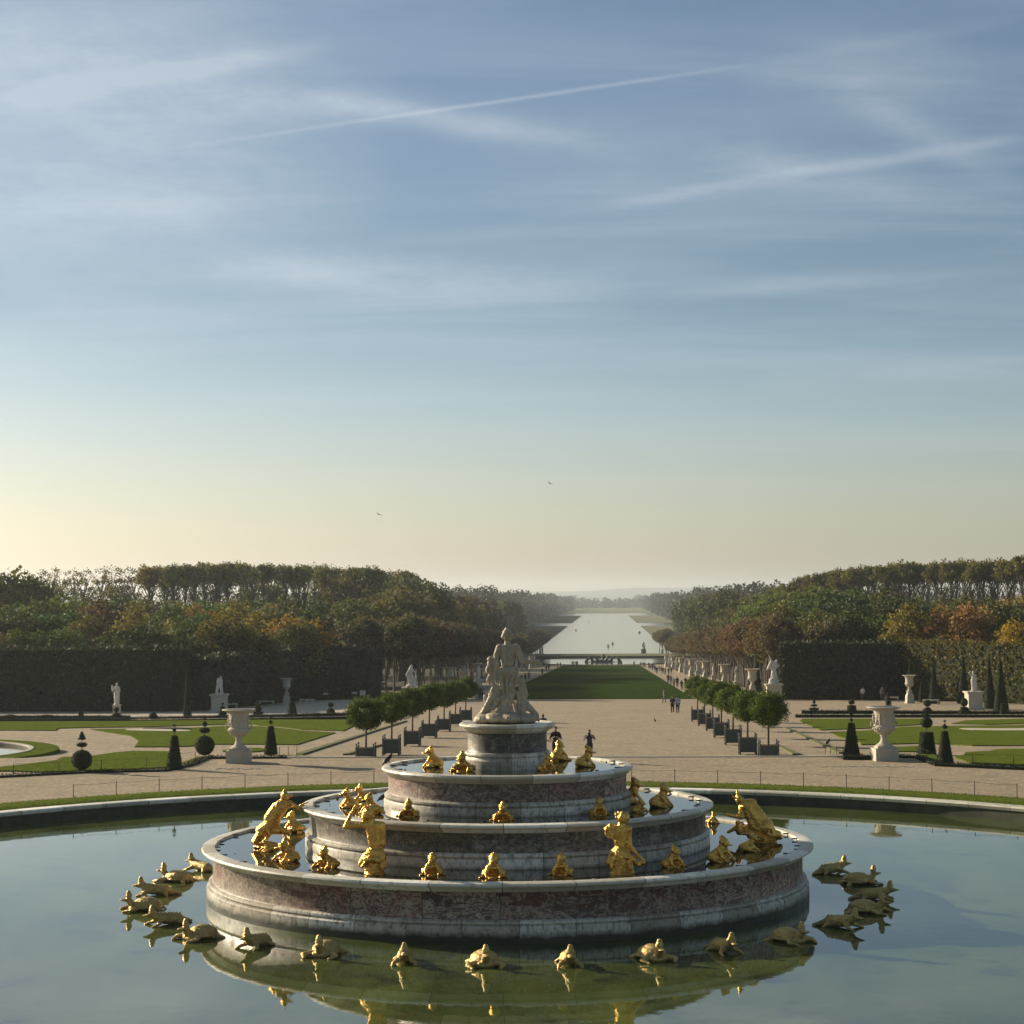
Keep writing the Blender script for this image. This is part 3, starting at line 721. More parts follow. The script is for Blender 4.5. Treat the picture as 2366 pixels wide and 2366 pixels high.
_m, _t, _b = newmat('weathered_marble', .6); _p = oc(_t)
_c = mix(_t, rng(_t, noise(_t, _p, 2.2, 6, .7), .4, .62), (.46, .39, .28), (.35, .30, .22)); _c = mix(_t, mth(_t, 'MULTIPLY', rng(_t, noise(_t, _p, 6, 6, .75), .5, .68), .7), _c, (.22, .19, .14))
_c = mix(_t, rng(_t, noise(_t, mapping(_t, _p, (3, 3, .6)), 2.4, 5, .7), .55, .68, 0, .6), _c, (.17, .15, .11)); lk(_t, _c, _b.inputs['Base Color']); bump(_t, _b, noise(_t, _p, 20, 5, .7), .3, .03); M['latona'] = _m
K = 61.9 / F / 7.728
lat = [('e', (900, 240, -.05), (.05, .06, .05)), ('e', (1015, 240, -.06), (.05, .06, .05)), ('e', (940, 330, -.12), (.06, .05, .05)), ('e', (1000, 350, -.12), (.055, .05, .05)), ('e', (950, 165, -.02), (.045, .05, .05)), ('e', (1045, 280, -.02), (.04, .06, .05)), ('e', (875, 310, -.02), (.04, .06, .05)), ('e', (960, 270, -.16), (.05, .05, .06)), ('e', (962, 285, .02), (.165, .18, .20)), ('e', (962, 250, -.06), (.16, .14, .14)), ('e', (955, 205, 0), (.10, .11, .07)), ('e', (900, 300, 0), (.07, .13, .10)), ('e', (1020, 320, 0), (.06, .12, .12)), ('e', (930, 190, 0), (.035, .05, .05)), ('e', (985, 185, 0), (.035, .05, .045)),
       ('c', (968, 350, .02), (965, 450, .03), .085, .10), ('c', (845, 500, .04), (1095, 500, .04), .10, .10), ('c', (915, 530, .03), (910, 790, .05), .145, .115), ('c', (1030, 530, .03), (1015, 790, .05), .145, .115), ('c', (970, 560, .1), (965, 800, .12), .15, .13),
       ('c', (890, 930, .04), (1045, 930, .04), .16, .16), ('c', (880, 930, .04), (895, 1420, .10), .14, .10), ('c', (1045, 930, .04), (965, 1380, .06), .155, .11), ('c', (960, 950, .02), (950, 1300, .07), .14, .12),
       ('c', (800, 860, .0), (860, 1250, -.05), .03, .04), ('c', (860, 960, -.13), (910, 1380, -.06), .03, .035), ('c', (1120, 1120, -.02), (930, 1420, -.08), .045, .05), ('c', (1060, 1000, -.14), (950, 1300, -.1), .03, .03), ('c', (980, 960, -.16), (940, 1250, -.11), .028, .03), ('c', (1150, 860, .0), (1120, 1130, -.03), .035, .05), ('c', (1090, 930, -.10), (1020, 1200, -.10), .025, .03),
       ('c', (815, 500, .04), (760, 640, .02), .10, .085), ('c', (760, 640, .02), (750, 830, -.02), .08, .06), ('c', (750, 840, -.02), (700, 900, .02), .05, .05), ('c', (700, 690, .06), (720, 900, .05), .06, .07),
       ('c', (1125, 500, .04), (1235, 755, .0), .115, .092), ('c', (1235, 755, .0), (1440, 765, -.03), .092, .066), ('c', (1440, 765, -.03), (1560, 795, -.03), .062, .05), ('c', (1500, 785, 0), (1610, 830, 0), .022, .012), ('c', (1500, 780, .03), (1590, 790, .03), .018, .010), ('c', (1480, 775, -.03), (1560, 765, -.03), .017, .010), ('c', (1500, 790, .06), (1590, 850, .06), .016, .009),
       ('e', (650, 720, .05), (.09, .10, .10)), ('c', (650, 790, .05), (680, 980, .05), .095, .10), ('e', (610, 900, .05), (.07, .10, .13)), ('c', (690, 990, .05), (725, 1190, .03), .085, .065), ('c', (725, 1190, .03), (640, 1350, .0), .06, .045), ('c', (650, 1010, .05), (610, 1090, .05), .07, .055), ('c', (610, 1090, .05), (640, 1160, .05), .05, .04),
       ('c', (800, 1230, .05), (760, 1500, 0), .11, .14), ('c', (700, 1330, .0), (560, 1620, -.05), .09, .10), ('c', (860, 1400, -.05), (700, 1580, -.1), .07, .08), ('c', (640, 1560, 0), (400, 1800, -.05), .12, .085), ('c', (560, 1600, .1), (370, 1830, .1), .09, .06), ('c', (900, 1430, -.12), (800, 1640, -.18), .05, .07), ('e', (800, 1420, -.1), (.09, .09, .11)),
       ('c', (1060, 1240, -.05), (880, 1620, -.2), .05, .07), ('c', (1090, 1280, -.05), (1010, 1500, -.2), .07, .06), ('c', (1010, 1470, -.2), (1060, 1700, -.24), .05, .06), ('c', (1090, 1480, -.2), (1130, 1660, -.24), .05, .04), ('c', (940, 1480, .02), (950, 1700, -.05), .17, .24),
       ('e', (1225, 1090, .02), (.09, .10, .105)), ('c', (1220, 1190, .02), (1235, 1420, .04), .125, .12), ('c', (1180, 1180, .0), (1130, 1090, .0), .05, .04), ('c', (1270, 1200, 0), (1310, 1360, -.02), .055, .045), ('e', (1260, 1500, .02), (.15, .17, .17)), ('c', (1240, 1500, -.03), (1230, 1680, -.1), .12, .10), ('c', (1320, 1560, .02), (1480, 1700, 0), .12, .07), ('c', (1480, 1700, 0), (1510, 1800, 0), .06, .045),
       ('c', (1150, 1300, -.05), (1170, 1650, -.1), .05, .08), ('e', (560, 1770, -.05), (.34, .45, .17)), ('e', (760, 1750, -.1), (.40, .6, .20)), ('e', (1010, 1760, -.1), (.42, .7, .20)), ('e', (1290, 1770, -.05), (.36, .55, .18)), ('e', (950, 1790, .1), (.85, .75, .13)), ('e', (430, 1810, 0), (.14, .3, .10))]
pb = (CAM + ray(1174, 1669) * 1); base_z = 4.70
lo_ = sculpt('figure_group', pxp(962, 1850, K, lat), .016, M['latona'], None, 1, .030, .045); lo_.name = 'marble_statue'; lo_.location = (.02, 0, base_z)
tag(lo_, 'weathered marble woman with two children seen from behind, atop the fountain', 'statue')

# gilded creatures -------------------------------------------------
frog = [('c', (0, -.18, .14), (0, -.02, .30), .16, .13), ('c', (0, -.02, .30), (0, .04, .46), .125, .10), ('e', (0, .05, .53), (.12, .12, .09)), ('c', (0, .05, .56), (0, -.01, .67), .105, .055), ('e', (0, .16, .47), (.10, .11, .03)), ('e', (.085, .02, .60), (.035, .035, .04)), ('e', (-.085, .02, .60), (.035, .035, .04)),
        ('e', (.20, -.12, .12), (.085, .18, .12)), ('e', (-.20, -.12, .12), (.085, .18, .12)), ('c', (.23, -.05, .05), (.31, .16, .03), .055, .03), ('c', (-.23, -.05, .05), (-.31, .16, .03), .055, .03), ('c', (.12, .02, .32), (.18, .12, .16), .055, .038), ('c', (.18, .12, .16), (.15, .22, .03), .038, .028), ('c', (-.12, .02, .32), (-.18, .12, .16), .055, .038), ('c', (-.18, .12, .16), (-.15, .22, .03), .038, .028),
        ('e', (0, -.06, .02), (.22, .26, .05)), ('c', (0, -.28, .08), (0, -.14, .3), .05, .05)]
frog2 = [('c', (0, -.20, .13), (0, .0, .27), .16, .13), ('c', (0, .0, .27), (0, .08, .40), .12, .10), ('e', (0, .11, .47), (.125, .12, .075), (.7, 0, 0)), ('c', (0, .07, .50), (0, .04, .64), .10, .055), ('e', (0, .22, .42), (.10, .12, .03)), ('e', (.09, .04, .54), (.036, .036, .04)), ('e', (-.09, .04, .54), (.036, .036, .04)),
         ('e', (.21, -.10, .12), (.085, .18, .115)), ('e', (-.21, -.10, .12), (.085, .18, .115)), ('c', (.24, -.02, .05), (.35, .12, .03), .055, .03), ('c', (-.24, -.02, .05), (-.35, .12, .03), .055, .03), ('c', (.13, .02, .26), (.23, .14, .14), .055, .038), ('c', (.23, .14, .14), (.24, .26, .03), .038, .028), ('c', (-.13, .02, .26), (-.23, .14, .14), .055, .038), ('c', (-.23, .14, .14), (-.24, .26, .03), .038, .028), ('e', (0, -.06, .02), (.22, .26, .05))]
FM = [sculpt_mesh('frog', frog, .016, 1, .015, .05), sculpt_mesh('frog', frog2, .016, 1, .015, .05)]


def radial(p): return math.atan2(p.y, p.x) - math.pi / 2


def put_frog(u, v, z, hpx, label, var=0, turn=0.0):
    p = pz(u, v, z); s = hpx * dep(p) / F / .66
    o = bpy.data.objects.new('gilded_frog', FM[var]); C.objects.link(o)
    if not FM[var].materials: FM[var].materials.append(M['gold'])
    o.location = (p.x, p.y, z - .01); o.rotation_euler = (0, 0, radial(p) + turn); o.scale = (s * 1.15, s * 1.12, s * .93)
    return tag(o, label, 'frog figure', 'gilded frogs on the fountain tiers')


Z1, Z2, Z3 = 1.0, 2.19, 3.34
for a in [(997, 1772, Z3, 50, 'gilded frog on the top tier farthest left', 0), (1070, 1782, Z3, 50, 'gilded frog on the top tier just left of the pedestal', 1, .3), (1264, 1781, Z3, 42, 'gilded frog on the top tier at the right foot of the pedestal', 0), (1291, 1757, Z3, 48, 'pale gilded frog peeping out behind the pedestal on the right', 0), (1356, 1771, Z3, 50, 'gilded frog on the top tier in front of the woman taking a photo', 0),
          (803, 1865, Z2, 46, 'gilded frog at the left edge of the middle tier', 0), (836, 1852, Z2, 44, 'gilded frog behind the raised arm of the gilded woman', 1), (856, 1880, Z2, 50, 'gilded frog right behind the head of the gilded woman', 0), (945, 1886, Z2, 44, 'low gilded frog left of centre on the middle tier', 1, .5), (1162, 1895, Z2, 47, 'gilded frog with open mouth at the front centre of the middle tier', 1), (1384, 1883, Z2, 44, 'gilded frog right of centre on the middle tier', 0, -.4),
          (1464, 1855, Z2, 60, 'tall gilded frog beside the right end of the top tier wall', 0), (1478, 1876, Z2, 34, 'low crouching gilded frog on the right of the middle tier', 1), (1531, 1864, Z2, 56, 'gilded frog near the right rim of the middle tier', 0),
          (676, 1922, Z1, 50, 'gilded frog behind the leaning gilded man on the left', 0), (618, 1966, Z1, 34, 'crouching gilded frog below the leaning gilded man', 1), (662, 1989, Z1, 55, 'gilded frog in front of the leaning gilded man', 1), (754, 2004, Z1, 53, 'gilded frog just left of the standing gilded woman', 1), (999, 2021, Z1, 52, 'gilded frog left of centre on the lower tier', 0, .3), (1141, 2027, Z1, 58, 'upright gilded frog at the front centre of the lower tier', 0), (1298, 2021, Z1, 52, 'gilded frog right of centre on the lower tier', 0, -.5),
          (1557, 2003, Z1, 52, 'gilded frog right of the gilded crowned figure', 0), (1669, 1990, Z1, 60, 'large gilded frog near the right end of the middle tier wall', 0), (1648, 1902, Z1, 28, 'small gilded frog half hidden behind the middle tier on the right', 0), (1733, 1966, Z1, 46, 'crouching gilded frog in front of the leaning right figure', 1, .3)]:
    put_frog(*a)
GF = 'large gilded human figures on the lower tier'


def bigfig(u, v, k0, ox, oy, prims, label):
    p = pz(u, v, Z1); k = dep(p) / F / k0
    o = sculpt('gilded_figure', pxp(ox, oy, k, prims), .017, M['gold'], None, 1, .02, .06); o.location = (p.x, p.y, Z1 - .02)
    return tag(o, label, 'gilded figure', GF)


bigfig(620, 1958, 4.83, 330, 765, [('e', (515, 190, 0), (.13, .15, .15)), ('c', (500, 160, 0), (515, 115, 0), .07, .035), ('c', (545, 200, 0), (605, 175, 0), .07, .03), ('c', (500, 230, 0), (480, 280, 0), .10, .13), ('c', (455, 290, -.08), (560, 290, .12), .14, .11), ('c', (480, 300, 0), (350, 480, 0), .22, .20), ('c', (420, 300, -.02), (340, 430, -.02), .14, .16), ('c', (440, 380, 0), (420, 500, 0), .14, .10), ('c', (570, 270, .05), (640, 320, .1), .09, .07), ('c', (640, 320, .1), (700, 300, .1), .06, .05), ('c', (690, 290, .1), (770, 260, .1), .035, .02), ('c', (690, 310, .1), (760, 300, .12), .03, .018), ('c', (680, 320, .1), (685, 360, .1), .03, .02),
       ('c', (340, 520, 0), (260, 570, 0), .21, .20), ('c', (300, 540, 0), (170, 690, 0), .18, .09), ('c', (250, 600, -.1), (190, 700, -.1), .13, .08), ('c', (350, 560, .0), (520, 575, .0), .15, .11), ('c', (520, 575, 0), (560, 600, .0), .11, .08), ('c', (330, 560, .0), (260, 700, .0), .16, .12), ('c', (200, 700, 0), (420, 740, 0), .10, .11), ('e', (320, 740, 0), (.45, .4, .08)), ('c', (310, 500, -.16), (350, 600, -.16), .04, .05), ('c', (270, 540, -.16), (210, 660, -.16), .04, .04)], 'gilded frog-mouthed man leaning back on the left of the lower tier')
bigfig(868, 2019, 4.83, 1560, 1058, [('e', (1485, 380, 0), (.19, .20, .19)), ('e', (1530, 330, .0), (.15, .16, .12)), ('e', (1440, 420, .0), (.10, .12, .13)), ('c', (1570, 320, 0), (1640, 355, 0), .10, .055), ('e', (1650, 370, 0), (.06, .06, .05)), ('c', (1500, 420, 0), (1520, 480, 0), .10, .11), ('c', (1460, 510, 0), (1620, 510, 0), .13, .12), ('c', (1500, 530, 0), (1525, 730, 0), .14, .11), ('c', (1600, 530, 0), (1585, 730, 0), .14, .11), ('c', (1550, 560, .05), (1555, 830, .05), .14, .13), ('c', (1520, 820, 0), (1595, 820, 0), .17, .17), ('c', (1450, 500, 0), (1240, 520, -.05), .10, .075), ('c', (1225, 525, -.05), (1290, 380, -.05), .075, .055), ('c', (1290, 380, -.05), (1340, 290, -.05), .05, .035), ('c', (1320, 310, -.05), (1370, 330, -.05), .03, .03), ('e', (1420, 280, 0), (.12, .12, .05)), ('c', (1640, 510, 0), (1650, 720, .02), .09, .07), ('c', (1650, 720, .02), (1600, 800, .15), .06, .05),
       ('c', (1460, 860, 0), (1400, 940, 0), .14, .10), ('c', (1620, 850, 0), (1650, 960, 0), .15, .09), ('e', (1530, 880, 0), (.36, .28, .14)), ('c', (1540, 900, 0), (1545, 1040, 0), .22, .17), ('c', (1490, 860, -.2), (1420, 960, -.16), .04, .05), ('c', (1500, 880, -.22), (1600, 900, -.22), .04, .05), ('c', (1610, 900, -.18), (1640, 1000, -.1), .05, .05), ('c', (1600, 940, 0), (1620, 1050, 0), .13, .08), ('c', (1480, 920, 0), (1490, 1050, 0), .12, .12), ('e', (1550, 1045, 0), (.30, .28, .05))], 'gilded woman seen from behind raising one arm, left of centre on the lower tier')
bigfig(1436, 2018, 3.864, 340, 842, [('e', (350, 340, 0), (.15, .16, .18)), ('e', (385, 340, 0), (.10, .13, .16)), ('c', (310, 340, 0), (290, 295, 0), .08, .03), ('c', (320, 320, 0), (320, 285, 0), .06, .025), ('c', (350, 310, 0), (355, 282, 0), .06, .02), ('c', (345, 390, 0), (340, 430, 0), .10, .12), ('c', (270, 440, 0), (400, 445, 0), .12, .12), ('c', (302, 460, 0), (318, 590, 0), .14, .11), ('c', (370, 460, 0), (350, 590, 0), .14, .11), ('c', (335, 480, .06), (332, 640, .06), .14, .13), ('c', (255, 420, -.05), (215, 440, -.06), .11, .09), ('c', (250, 410, -.1), (230, 510, -.1), .07, .05), ('c', (270, 420, -.12), (260, 520, -.12), .05, .04), ('c', (215, 440, -.06), (210, 490, -.06), .08, .05),
       ('c', (405, 450, 0), (415, 590, 0), .09, .075), ('c', (415, 590, 0), (500, 690, 0), .07, .05), ('c', (500, 690, 0), (550, 720, 0), .045, .03), ('e', (530, 740, 0), (.09, .08, .07)), ('c', (290, 660, 0), (240, 740, 0), .17, .12), ('c', (370, 660, 0), (420, 780, 0), .17, .10), ('c', (330, 660, 0), (330, 810, 0), .24, .20), ('c', (260, 720, 0), (280, 830, 0), .12, .13), ('c', (300, 650, -.18), (250, 780, -.14), .04, .05), ('c', (330, 650, -.2), (340, 800, -.2), .04, .05), ('c', (380, 650, -.16), (420, 790, -.1), .04, .05), ('c', (250, 650, -.1), (400, 690, -.18), .05, .05), ('c', (430, 700, 0), (500, 760, 0), .10, .06), ('c', (410, 780, 0), (430, 835, 0), .12, .09), ('e', (340, 835, 0), (.34, .3, .05))], 'gilded crowned figure with drapery turned to the right, right of centre on the lower tier')
bigfig(1755, 1945, 3.864, 1560, 560, [('e', (1385, 180, 0), (.13, .15, .15)), ('c', (1375, 160, 0), (1365, 95, 0), .08, .03), ('c', (1360, 180, 0), (1325, 150, 0), .06, .03), ('c', (1395, 210, 0), (1420, 240, 0), .11, .14), ('c', (1420, 220, 0), (1500, 210, 0), .15, .14), ('c', (1450, 240, 0), (1570, 410, 0), .24, .23), ('c', (1500, 230, 0), (1600, 370, 0), .15, .18), ('c', (1440, 260, -.1), (1500, 420, -.1), .12, .12), ('c', (1400, 250, -.08), (1400, 330, -.12), .09, .075), ('c', (1400, 335, -.12), (1300, 320, -.12), .07, .05), ('c', (1300, 320, -.12), (1245, 310, -.12), .045, .02), ('c', (1290, 305, -.12), (1250, 298, -.1), .03, .02), ('c', (1440, 330, -.1), (1530, 345, -.1), .08, .07),
       ('e', (1610, 420, 0), (.28, .30, .28)), ('c', (1590, 440, 0), (1450, 440, 0), .20, .15), ('c', (1600, 480, 0), (1480, 500, 0), .18, .12), ('c', (1560, 510, 0), (1720, 490, 0), .15, .13), ('c', (1700, 480, 0), (1740, 510, 0), .12, .10), ('c', (1650, 440, 0), (1700, 520, 0), .16, .10), ('c', (1500, 420, -.2), (1640, 480, -.2), .04, .05), ('c', (1480, 460, -.18), (1620, 530, -.2), .04, .05), ('e', (1380, 440, 0), (.13, .15, .20)), ('e', (1370, 385, 0), (.08, .09, .10)), ('c', (1350, 430, 0), (1280, 470, 0), .08, .04), ('e', (1440, 475, 0), (.28, .25, .07)), ('e', (1600, 550, 0), (.40, .35, .06))], 'gilded frog-mouthed man leaning back on the right of the lower tier')

tshell = [('e', (0, -.06, .18), (.33, .44, .21)), ('e', (0, -.08, .11), (.37, .48, .07)), ('e', (0, -.06, .31), (.19, .30, .10))]
tbody = [('e', (0, -.03, .08), (.30, .46, .08)), ('c', (0, .34, .14), (0, .46, .34), .12, .095), ('e', (0, .45, .44), (.105, .08, .11)), ('c', (0, .45, .48), (0, .46, .58), .095, .065), ('e', (0, .62, .36), (.085, .10, .03)), ('c', (0, .50, .34), (0, .60, .35), .06, .05), ('c', (.26, .28, .10), (.42, .42, .08), .085, .065), ('c', (.42, .42, .08), (.32, .64, .03), .06, .04), ('c', (-.26, .28, .10), (-.42, .42, .08), .085, .065), ('c', (-.42, .42, .08), (-.32, .64, .03), .06, .04), ('c', (.26, -.36, .06), (.38, -.48, .02), .08, .04), ('c', (-.26, -.36, .06), (-.38, -.48, .02), .08, .04), ('c', (0, -.50, .07), (0, -.60, .03), .05, .02), ('c', (.12, .36, .08), (-.12, .36, .08), .10, .10)]
liz = [('c', (0, -.34, .15), (0, .18, .22), .18, .165), ('c', (0, .18, .22), (0, .34, .33), .155, .12), ('e', (0, .38, .40), (.12, .10, .11)), ('c', (0, .39, .44), (0, .40, .58), .095, .06), ('e', (0, .56, .33), (.085, .11, .03)), ('c', (0, .44, .32), (0, .54, .33), .07, .05), ('c', (0, -.34, .14), (.04, -.62, .08), .15, .08), ('c', (.04, -.62, .08), (.12, -.80, .04), .07, .03), ('c', (.14, .20, .14), (.26, .32, .07), .07, .05), ('c', (.26, .32, .07), (.28, .48, .02), .05, .035), ('c', (-.14, .20, .14), (-.26, .32, .07), .07, .05), ('c', (-.26, .32, .07), (-.28, .48, .02), .05, .035), ('c', (.14, -.34, .10), (.26, -.42, .03), .07, .04), ('c', (-.14, -.34, .10), (-.26, -.42, .03), .07, .04)] + [('e', (0, -.4 + .11 * i, .32 + .012 * i), (.03, .045, .035)) for i in range(6)]
TS, TB, LZ = sculpt_mesh('shell', tshell, .02, 1, .022, .06), sculpt_mesh('turtle_body', tbody, .018, 1, .015, .05), sculpt_mesh('lizard_body', liz, .02, 1, .03, .05)
for me in (TS, TB, LZ): me.materials.append(M['oldgold'])
first = {}


def put_beast(u, v, kind, label, rot=0.0, s=1.0, lit=False):
    p = pz(u, v, -.55); p.z = -.56
    if kind == 't':
        o = bpy.data.objects.new('gilded_turtle', TB); C.objects.link(o); sh = bpy.data.objects.new('shell', TS); C.objects.link(sh); sh.parent = o
        # a plinth below the waterline carries it
    else: o = bpy.data.objects.new('gilded_lizard', LZ); C.objects.link(o)
    o.location = p; o.rotation_euler = (0, 0, radial(p) + rot); o.scale = (s * 1.06, s * 1.04, s * .94)
    tag(o, label, 'turtle figure' if kind == 't' else 'lizard figure', 'gilded turtles and lizards in the basin')


for a in [(461, 2012, 'l', 'gilded lizard half hidden behind the left end of the lower tier', -.2), (408, 2036, 't', 'gilded turtle uppermost of the left group in the water', -.1), (356, 2068, 'l', 'gilded lizard just below the uppermost left turtle'), (335, 2102, 't', 'gilded turtle farthest left in the water'), (383, 2136, 'l', 'gilded lizard between the two lower left turtles'), (463, 2168, 't', 'gilded turtle before the left end of the tier reflection'), (592, 2188, 'l', 'gilded lizard in the left part of the tier reflection', .1),
          (752, 2206, 't', 'gilded turtle left of the open-mouthed front lizard', .15), (935, 2224, 'l', 'gilded lizard with gaping mouth left of the front turtle', .25), (1119, 2229, 't', 'gilded turtle at the very front left of centre', .15), (1314, 2229, 'l', 'gilded lizard at the very front right of centre', -.05), (1508, 2216, 't', 'gilded turtle right of the centre front lizard'), (1673, 2200, 'l', 'gilded lizard between two right front turtles', -.1), (1822, 2175, 't', 'gilded turtle before the right end of the lower tier'),
          (1945, 2143, 'l', 'gilded lizard lowest of the right group in the water'), (2000, 2108, 't', 'gilded turtle in the middle of the right group'), (2025, 2078, 'l', 'gilded lizard farthest right in the water'), (1985, 2042, 't', 'gilded turtle second from the top of the right group'), (1925, 2018, 'l', 'gilded lizard uppermost of the right group')]:
    put_beast(*a)
# fallen leaves floating
cen = []
for rr, zz, cnt in ((8.4, 1.006, 26), (5.6, 2.196, 22), (3.3, 3.346, 14)):
    for _ in range(cnt):
        a = RS.rand() * 6.28; r = rr - abs(RS.normal()) * .5 + .2; cen.append((r * math.cos(a), r * math.sin(a), zz + .004))
stuff(link('floating_leaves', quads_mesh('floating_leaves', np.array(cen), .13, RS, None, .98), M['soil']), 'dark fallen leaves floating on the fountain water', 'leaves')

# fence round the grass ring
def fence(name, pts, label, h=.62, r=.018, wires=(.58,)):
    root = empty(name, (pts[0].x, pts[0].y, pts[0].z)); tag(root, label, 'fence')
    for p in pts:
        v_, f_ = capsule((0, 0, -.05), (0, 0, h), r, r, 8); o = mesh_obj('post', v_, f_, M['rust'], root); o.location = p - pts[0]
    V, Fs = [], []
    for a, b in zip(pts, pts[1:]):
        for w in wires:
            m = (a + b) / 2 + Vector((0, 0, w - .035))
            for s, e in ((a + Vector((0, 0, w)), m), (m, b + Vector((0, 0, w)))):
                v_, f_ = capsule(s - pts[0], e - pts[0], .006, .006, 5); o_ = len(V); V += v_; Fs += [tuple(i + o_ for i in f) for f in f_]
    mesh_obj('wire', V, Fs, M['rust'], root); return root


step = math.atan(100 / F * 92 / 30.9)
ring = []
for k in range(-11, 12):
    a = math.pi / 2 - (k + .12) * .0655; ring.append(Vector((30.75 * math.cos(a), 30.75 * math.sin(a), 0.0)))
fence('wire_fence', ring, 'thin rusty iron posts with one wire curving round the turf ring')
fence('wire_fence', [gp(*p) for p in [(31, 1792), (136, 1788), (234, 1783), (339, 1778), (451, 1762)]], 'thin iron posts with wire along the near left box edging', .55)
fence('wire_fence', [gp(*p) for p in [(646, 1747), (666, 1748), (686, 1747)]], 'three short iron posts right of the slender left pyramid topiary', .55)
fence('wire_fence', [gp(*p) for p in [(1907, 1743), (1919, 1743), (1933, 1744), (1948, 1749)]], 'four short iron posts left of the right pyramid topiary', .5)
fence('wire_fence', [gp(*p) for p in [(2118, 1750), (2142, 1759), (2170, 1766)]], 'iron posts in front of the stout cone topiary on the right', .55)
fence('wire_fence', [gp(*p) for p in [(2248, 1768), (2342, 1771), (2430, 1775)]], 'thin iron posts with wire along the near right lawn', .5)
xa, xb = gp(640, 1747.3).x, gp(1952, 1747.3).x
bm = bmesh.new(); box(bm, ((xa + xb) / 2, 44.85, .0), (xb - xa, .28, .10)); struct(bm_obj('terrace_kerb', bm, M['stone']))
# cobble gutters
bm = bmesh.new()
for u0, u1, vv in ((1895, 2110, 1772), (500, 600, 1777)):
    u = u0
    while u < u1:
        p = gp(u, vv + random.Random(u).uniform(-1, 1)); box(bm, (p.x, p.y, .01), (.12, .10, .06), random.Random(u).random()); u += 6.5
struct(bm_obj('cobble_gutter', bm, M['stone']))

# ------------------------------------------------------------------ urns, statues, benches
def urn_parts(root, k, relief=True):
    st = M['stone']
    pr = [(.01, 0), (.42, 0), (.42, .06), (.34, .10), (.24, .18), (.17, .32), (.16, .46), (.20, .52), (.19, .56), (.30, .62), (.46, .74), (.55, .88), (.55, 1.0), (.49, 1.06), (.485, 1.12), (.49, 1.72), (.52, 1.80), (.66, 1.88), (.82, 1.93), (.86, 1.95), (.86, 1.98), (.82, 2.0), (.70, 1.99), (.64, 1.94), (.01, 1.90)]
    o = lathe_obj('vase', [(r * k, z * k) for r, z in pr], st, root, 48)
    # fluted bowl and relief band
    rd = []; rr = random.Random(3)
    for i in range(20):
        a = 2 * math.pi * i / 20
        for j in range(1): rd.append(('c', (.25 * k * math.cos(a), .25 * k * math.sin(a), .62 * k), (.53 * k * math.cos(a), .53 * k * math.sin(a), .90 * k), .02 * k, .06 * k))
    if relief:
        for i in range(13):
            a = 2 * math.pi * i / 13 + .2; x, y = .47 * k * math.cos(a), .47 * k * math.sin(a); s = rr.uniform(-.05, .05)
            rd += [('c', (x, y, 1.16 * k), (x + s * k, y, 1.46 * k), .065 * k, .08 * k), ('e', (x + s * k, y, 1.60 * k), (.055 * k, .055 * k, .06 * k)), ('c', (x + s * k, y, 1.46 * k), (.49 * k * math.cos(a + .22), .49 * k * math.sin(a + .22), 1.36 * k), .045 * k, .03 * k)]
    sculpt('relief', rd, .022 * k, st, o, 1)
    hd = []
    for a in (0, math.pi):
        for t0, t1 in (((.50, .96), (.66, 1.02)), ((.66, 1.02), (.66, 1.22)), ((.66, 1.22), (.52, 1.26))):
            hd.append(('c', (t0[0] * k * math.cos(a), 0, t0[1] * k), (t1[0] * k * math.cos(a), 0, t1[1] * k), .04 * k, .04 * k))
    sculpt('handles', hd, .02 * k, st, o, 1)
    return o


def near_urn(u, v, label):
    p = gp(u, v); p.y += .6; root = empty('stone_urn', p, R(8) if u > 1200 else R(3)); tag(root, label, 'urn')
    bm = bmesh.new(); box(bm, (0, 0, .31), (1.22, 1.22, .70)); bmesh.ops.bevel(bm, geom=bm.edges[:], offset=.015, segments=1); bm_obj('plinth', bm, M['stone'], root)
    bm = bmesh.new(); box(bm, (0, 0, .71), (.95, .95, .10)); bm_obj('base_slab', bm, M['stone'], root)
    o = urn_parts(root, 1.03); o.location.z = .75
    # bright lead liner disc with a bar across the mouth
    v_, f_ = lathe([(.01, 0), (.72, .0), (.73, -.03)], 40); mesh_obj('liner', v_, f_, M['lead'], root).location = (0, 0, .75 + 1.03 * 2.0)
    return root


near_urn(547, 1764, 'large carved stone urn on a square plinth left of the fountain')
near_urn(2047, 1759, 'large carved stone urn on a square plinth right of the fountain')


def far_urn(p, htot, label, ped=True, group=None):
    root = empty('stone_vase', p, .15); tag(root, label, 'vase', group)
    if ped:
        hp = htot * .40; s = hp / 1.6
        pr = [(.62, 0), (.62, .12), (.55, .16), (.52, .9), (.50, 1.1), (.36, 1.4), (.30, 1.6), (.01, 1.6)]
        v_, f_ = lathe([(r * s * 1.35, z * s) for r, z in pr], 4); o = mesh_obj('pedestal', v_, f_, M['stone'], root); o.rotation_euler.z = R(45)
    else: hp = 0
    k = (htot - hp) / 1.83; pr = [(.01, 0), (.36, .0), (.37, .06), (.26, .16), (.15, .34), (.19, .46), (.17, .53), (.38, .64), (.53, .88), (.455, 1.0), (.47, 1.55), (.60, 1.72), (.80, 1.79), (.78, 1.83), (.6, 1.78), (.01, 1.74)]
    o = lathe_obj('vase', [(r * k * .95, z * k) for r, z in pr], M['stone'], root, 24); o.location.z = hp
    return root


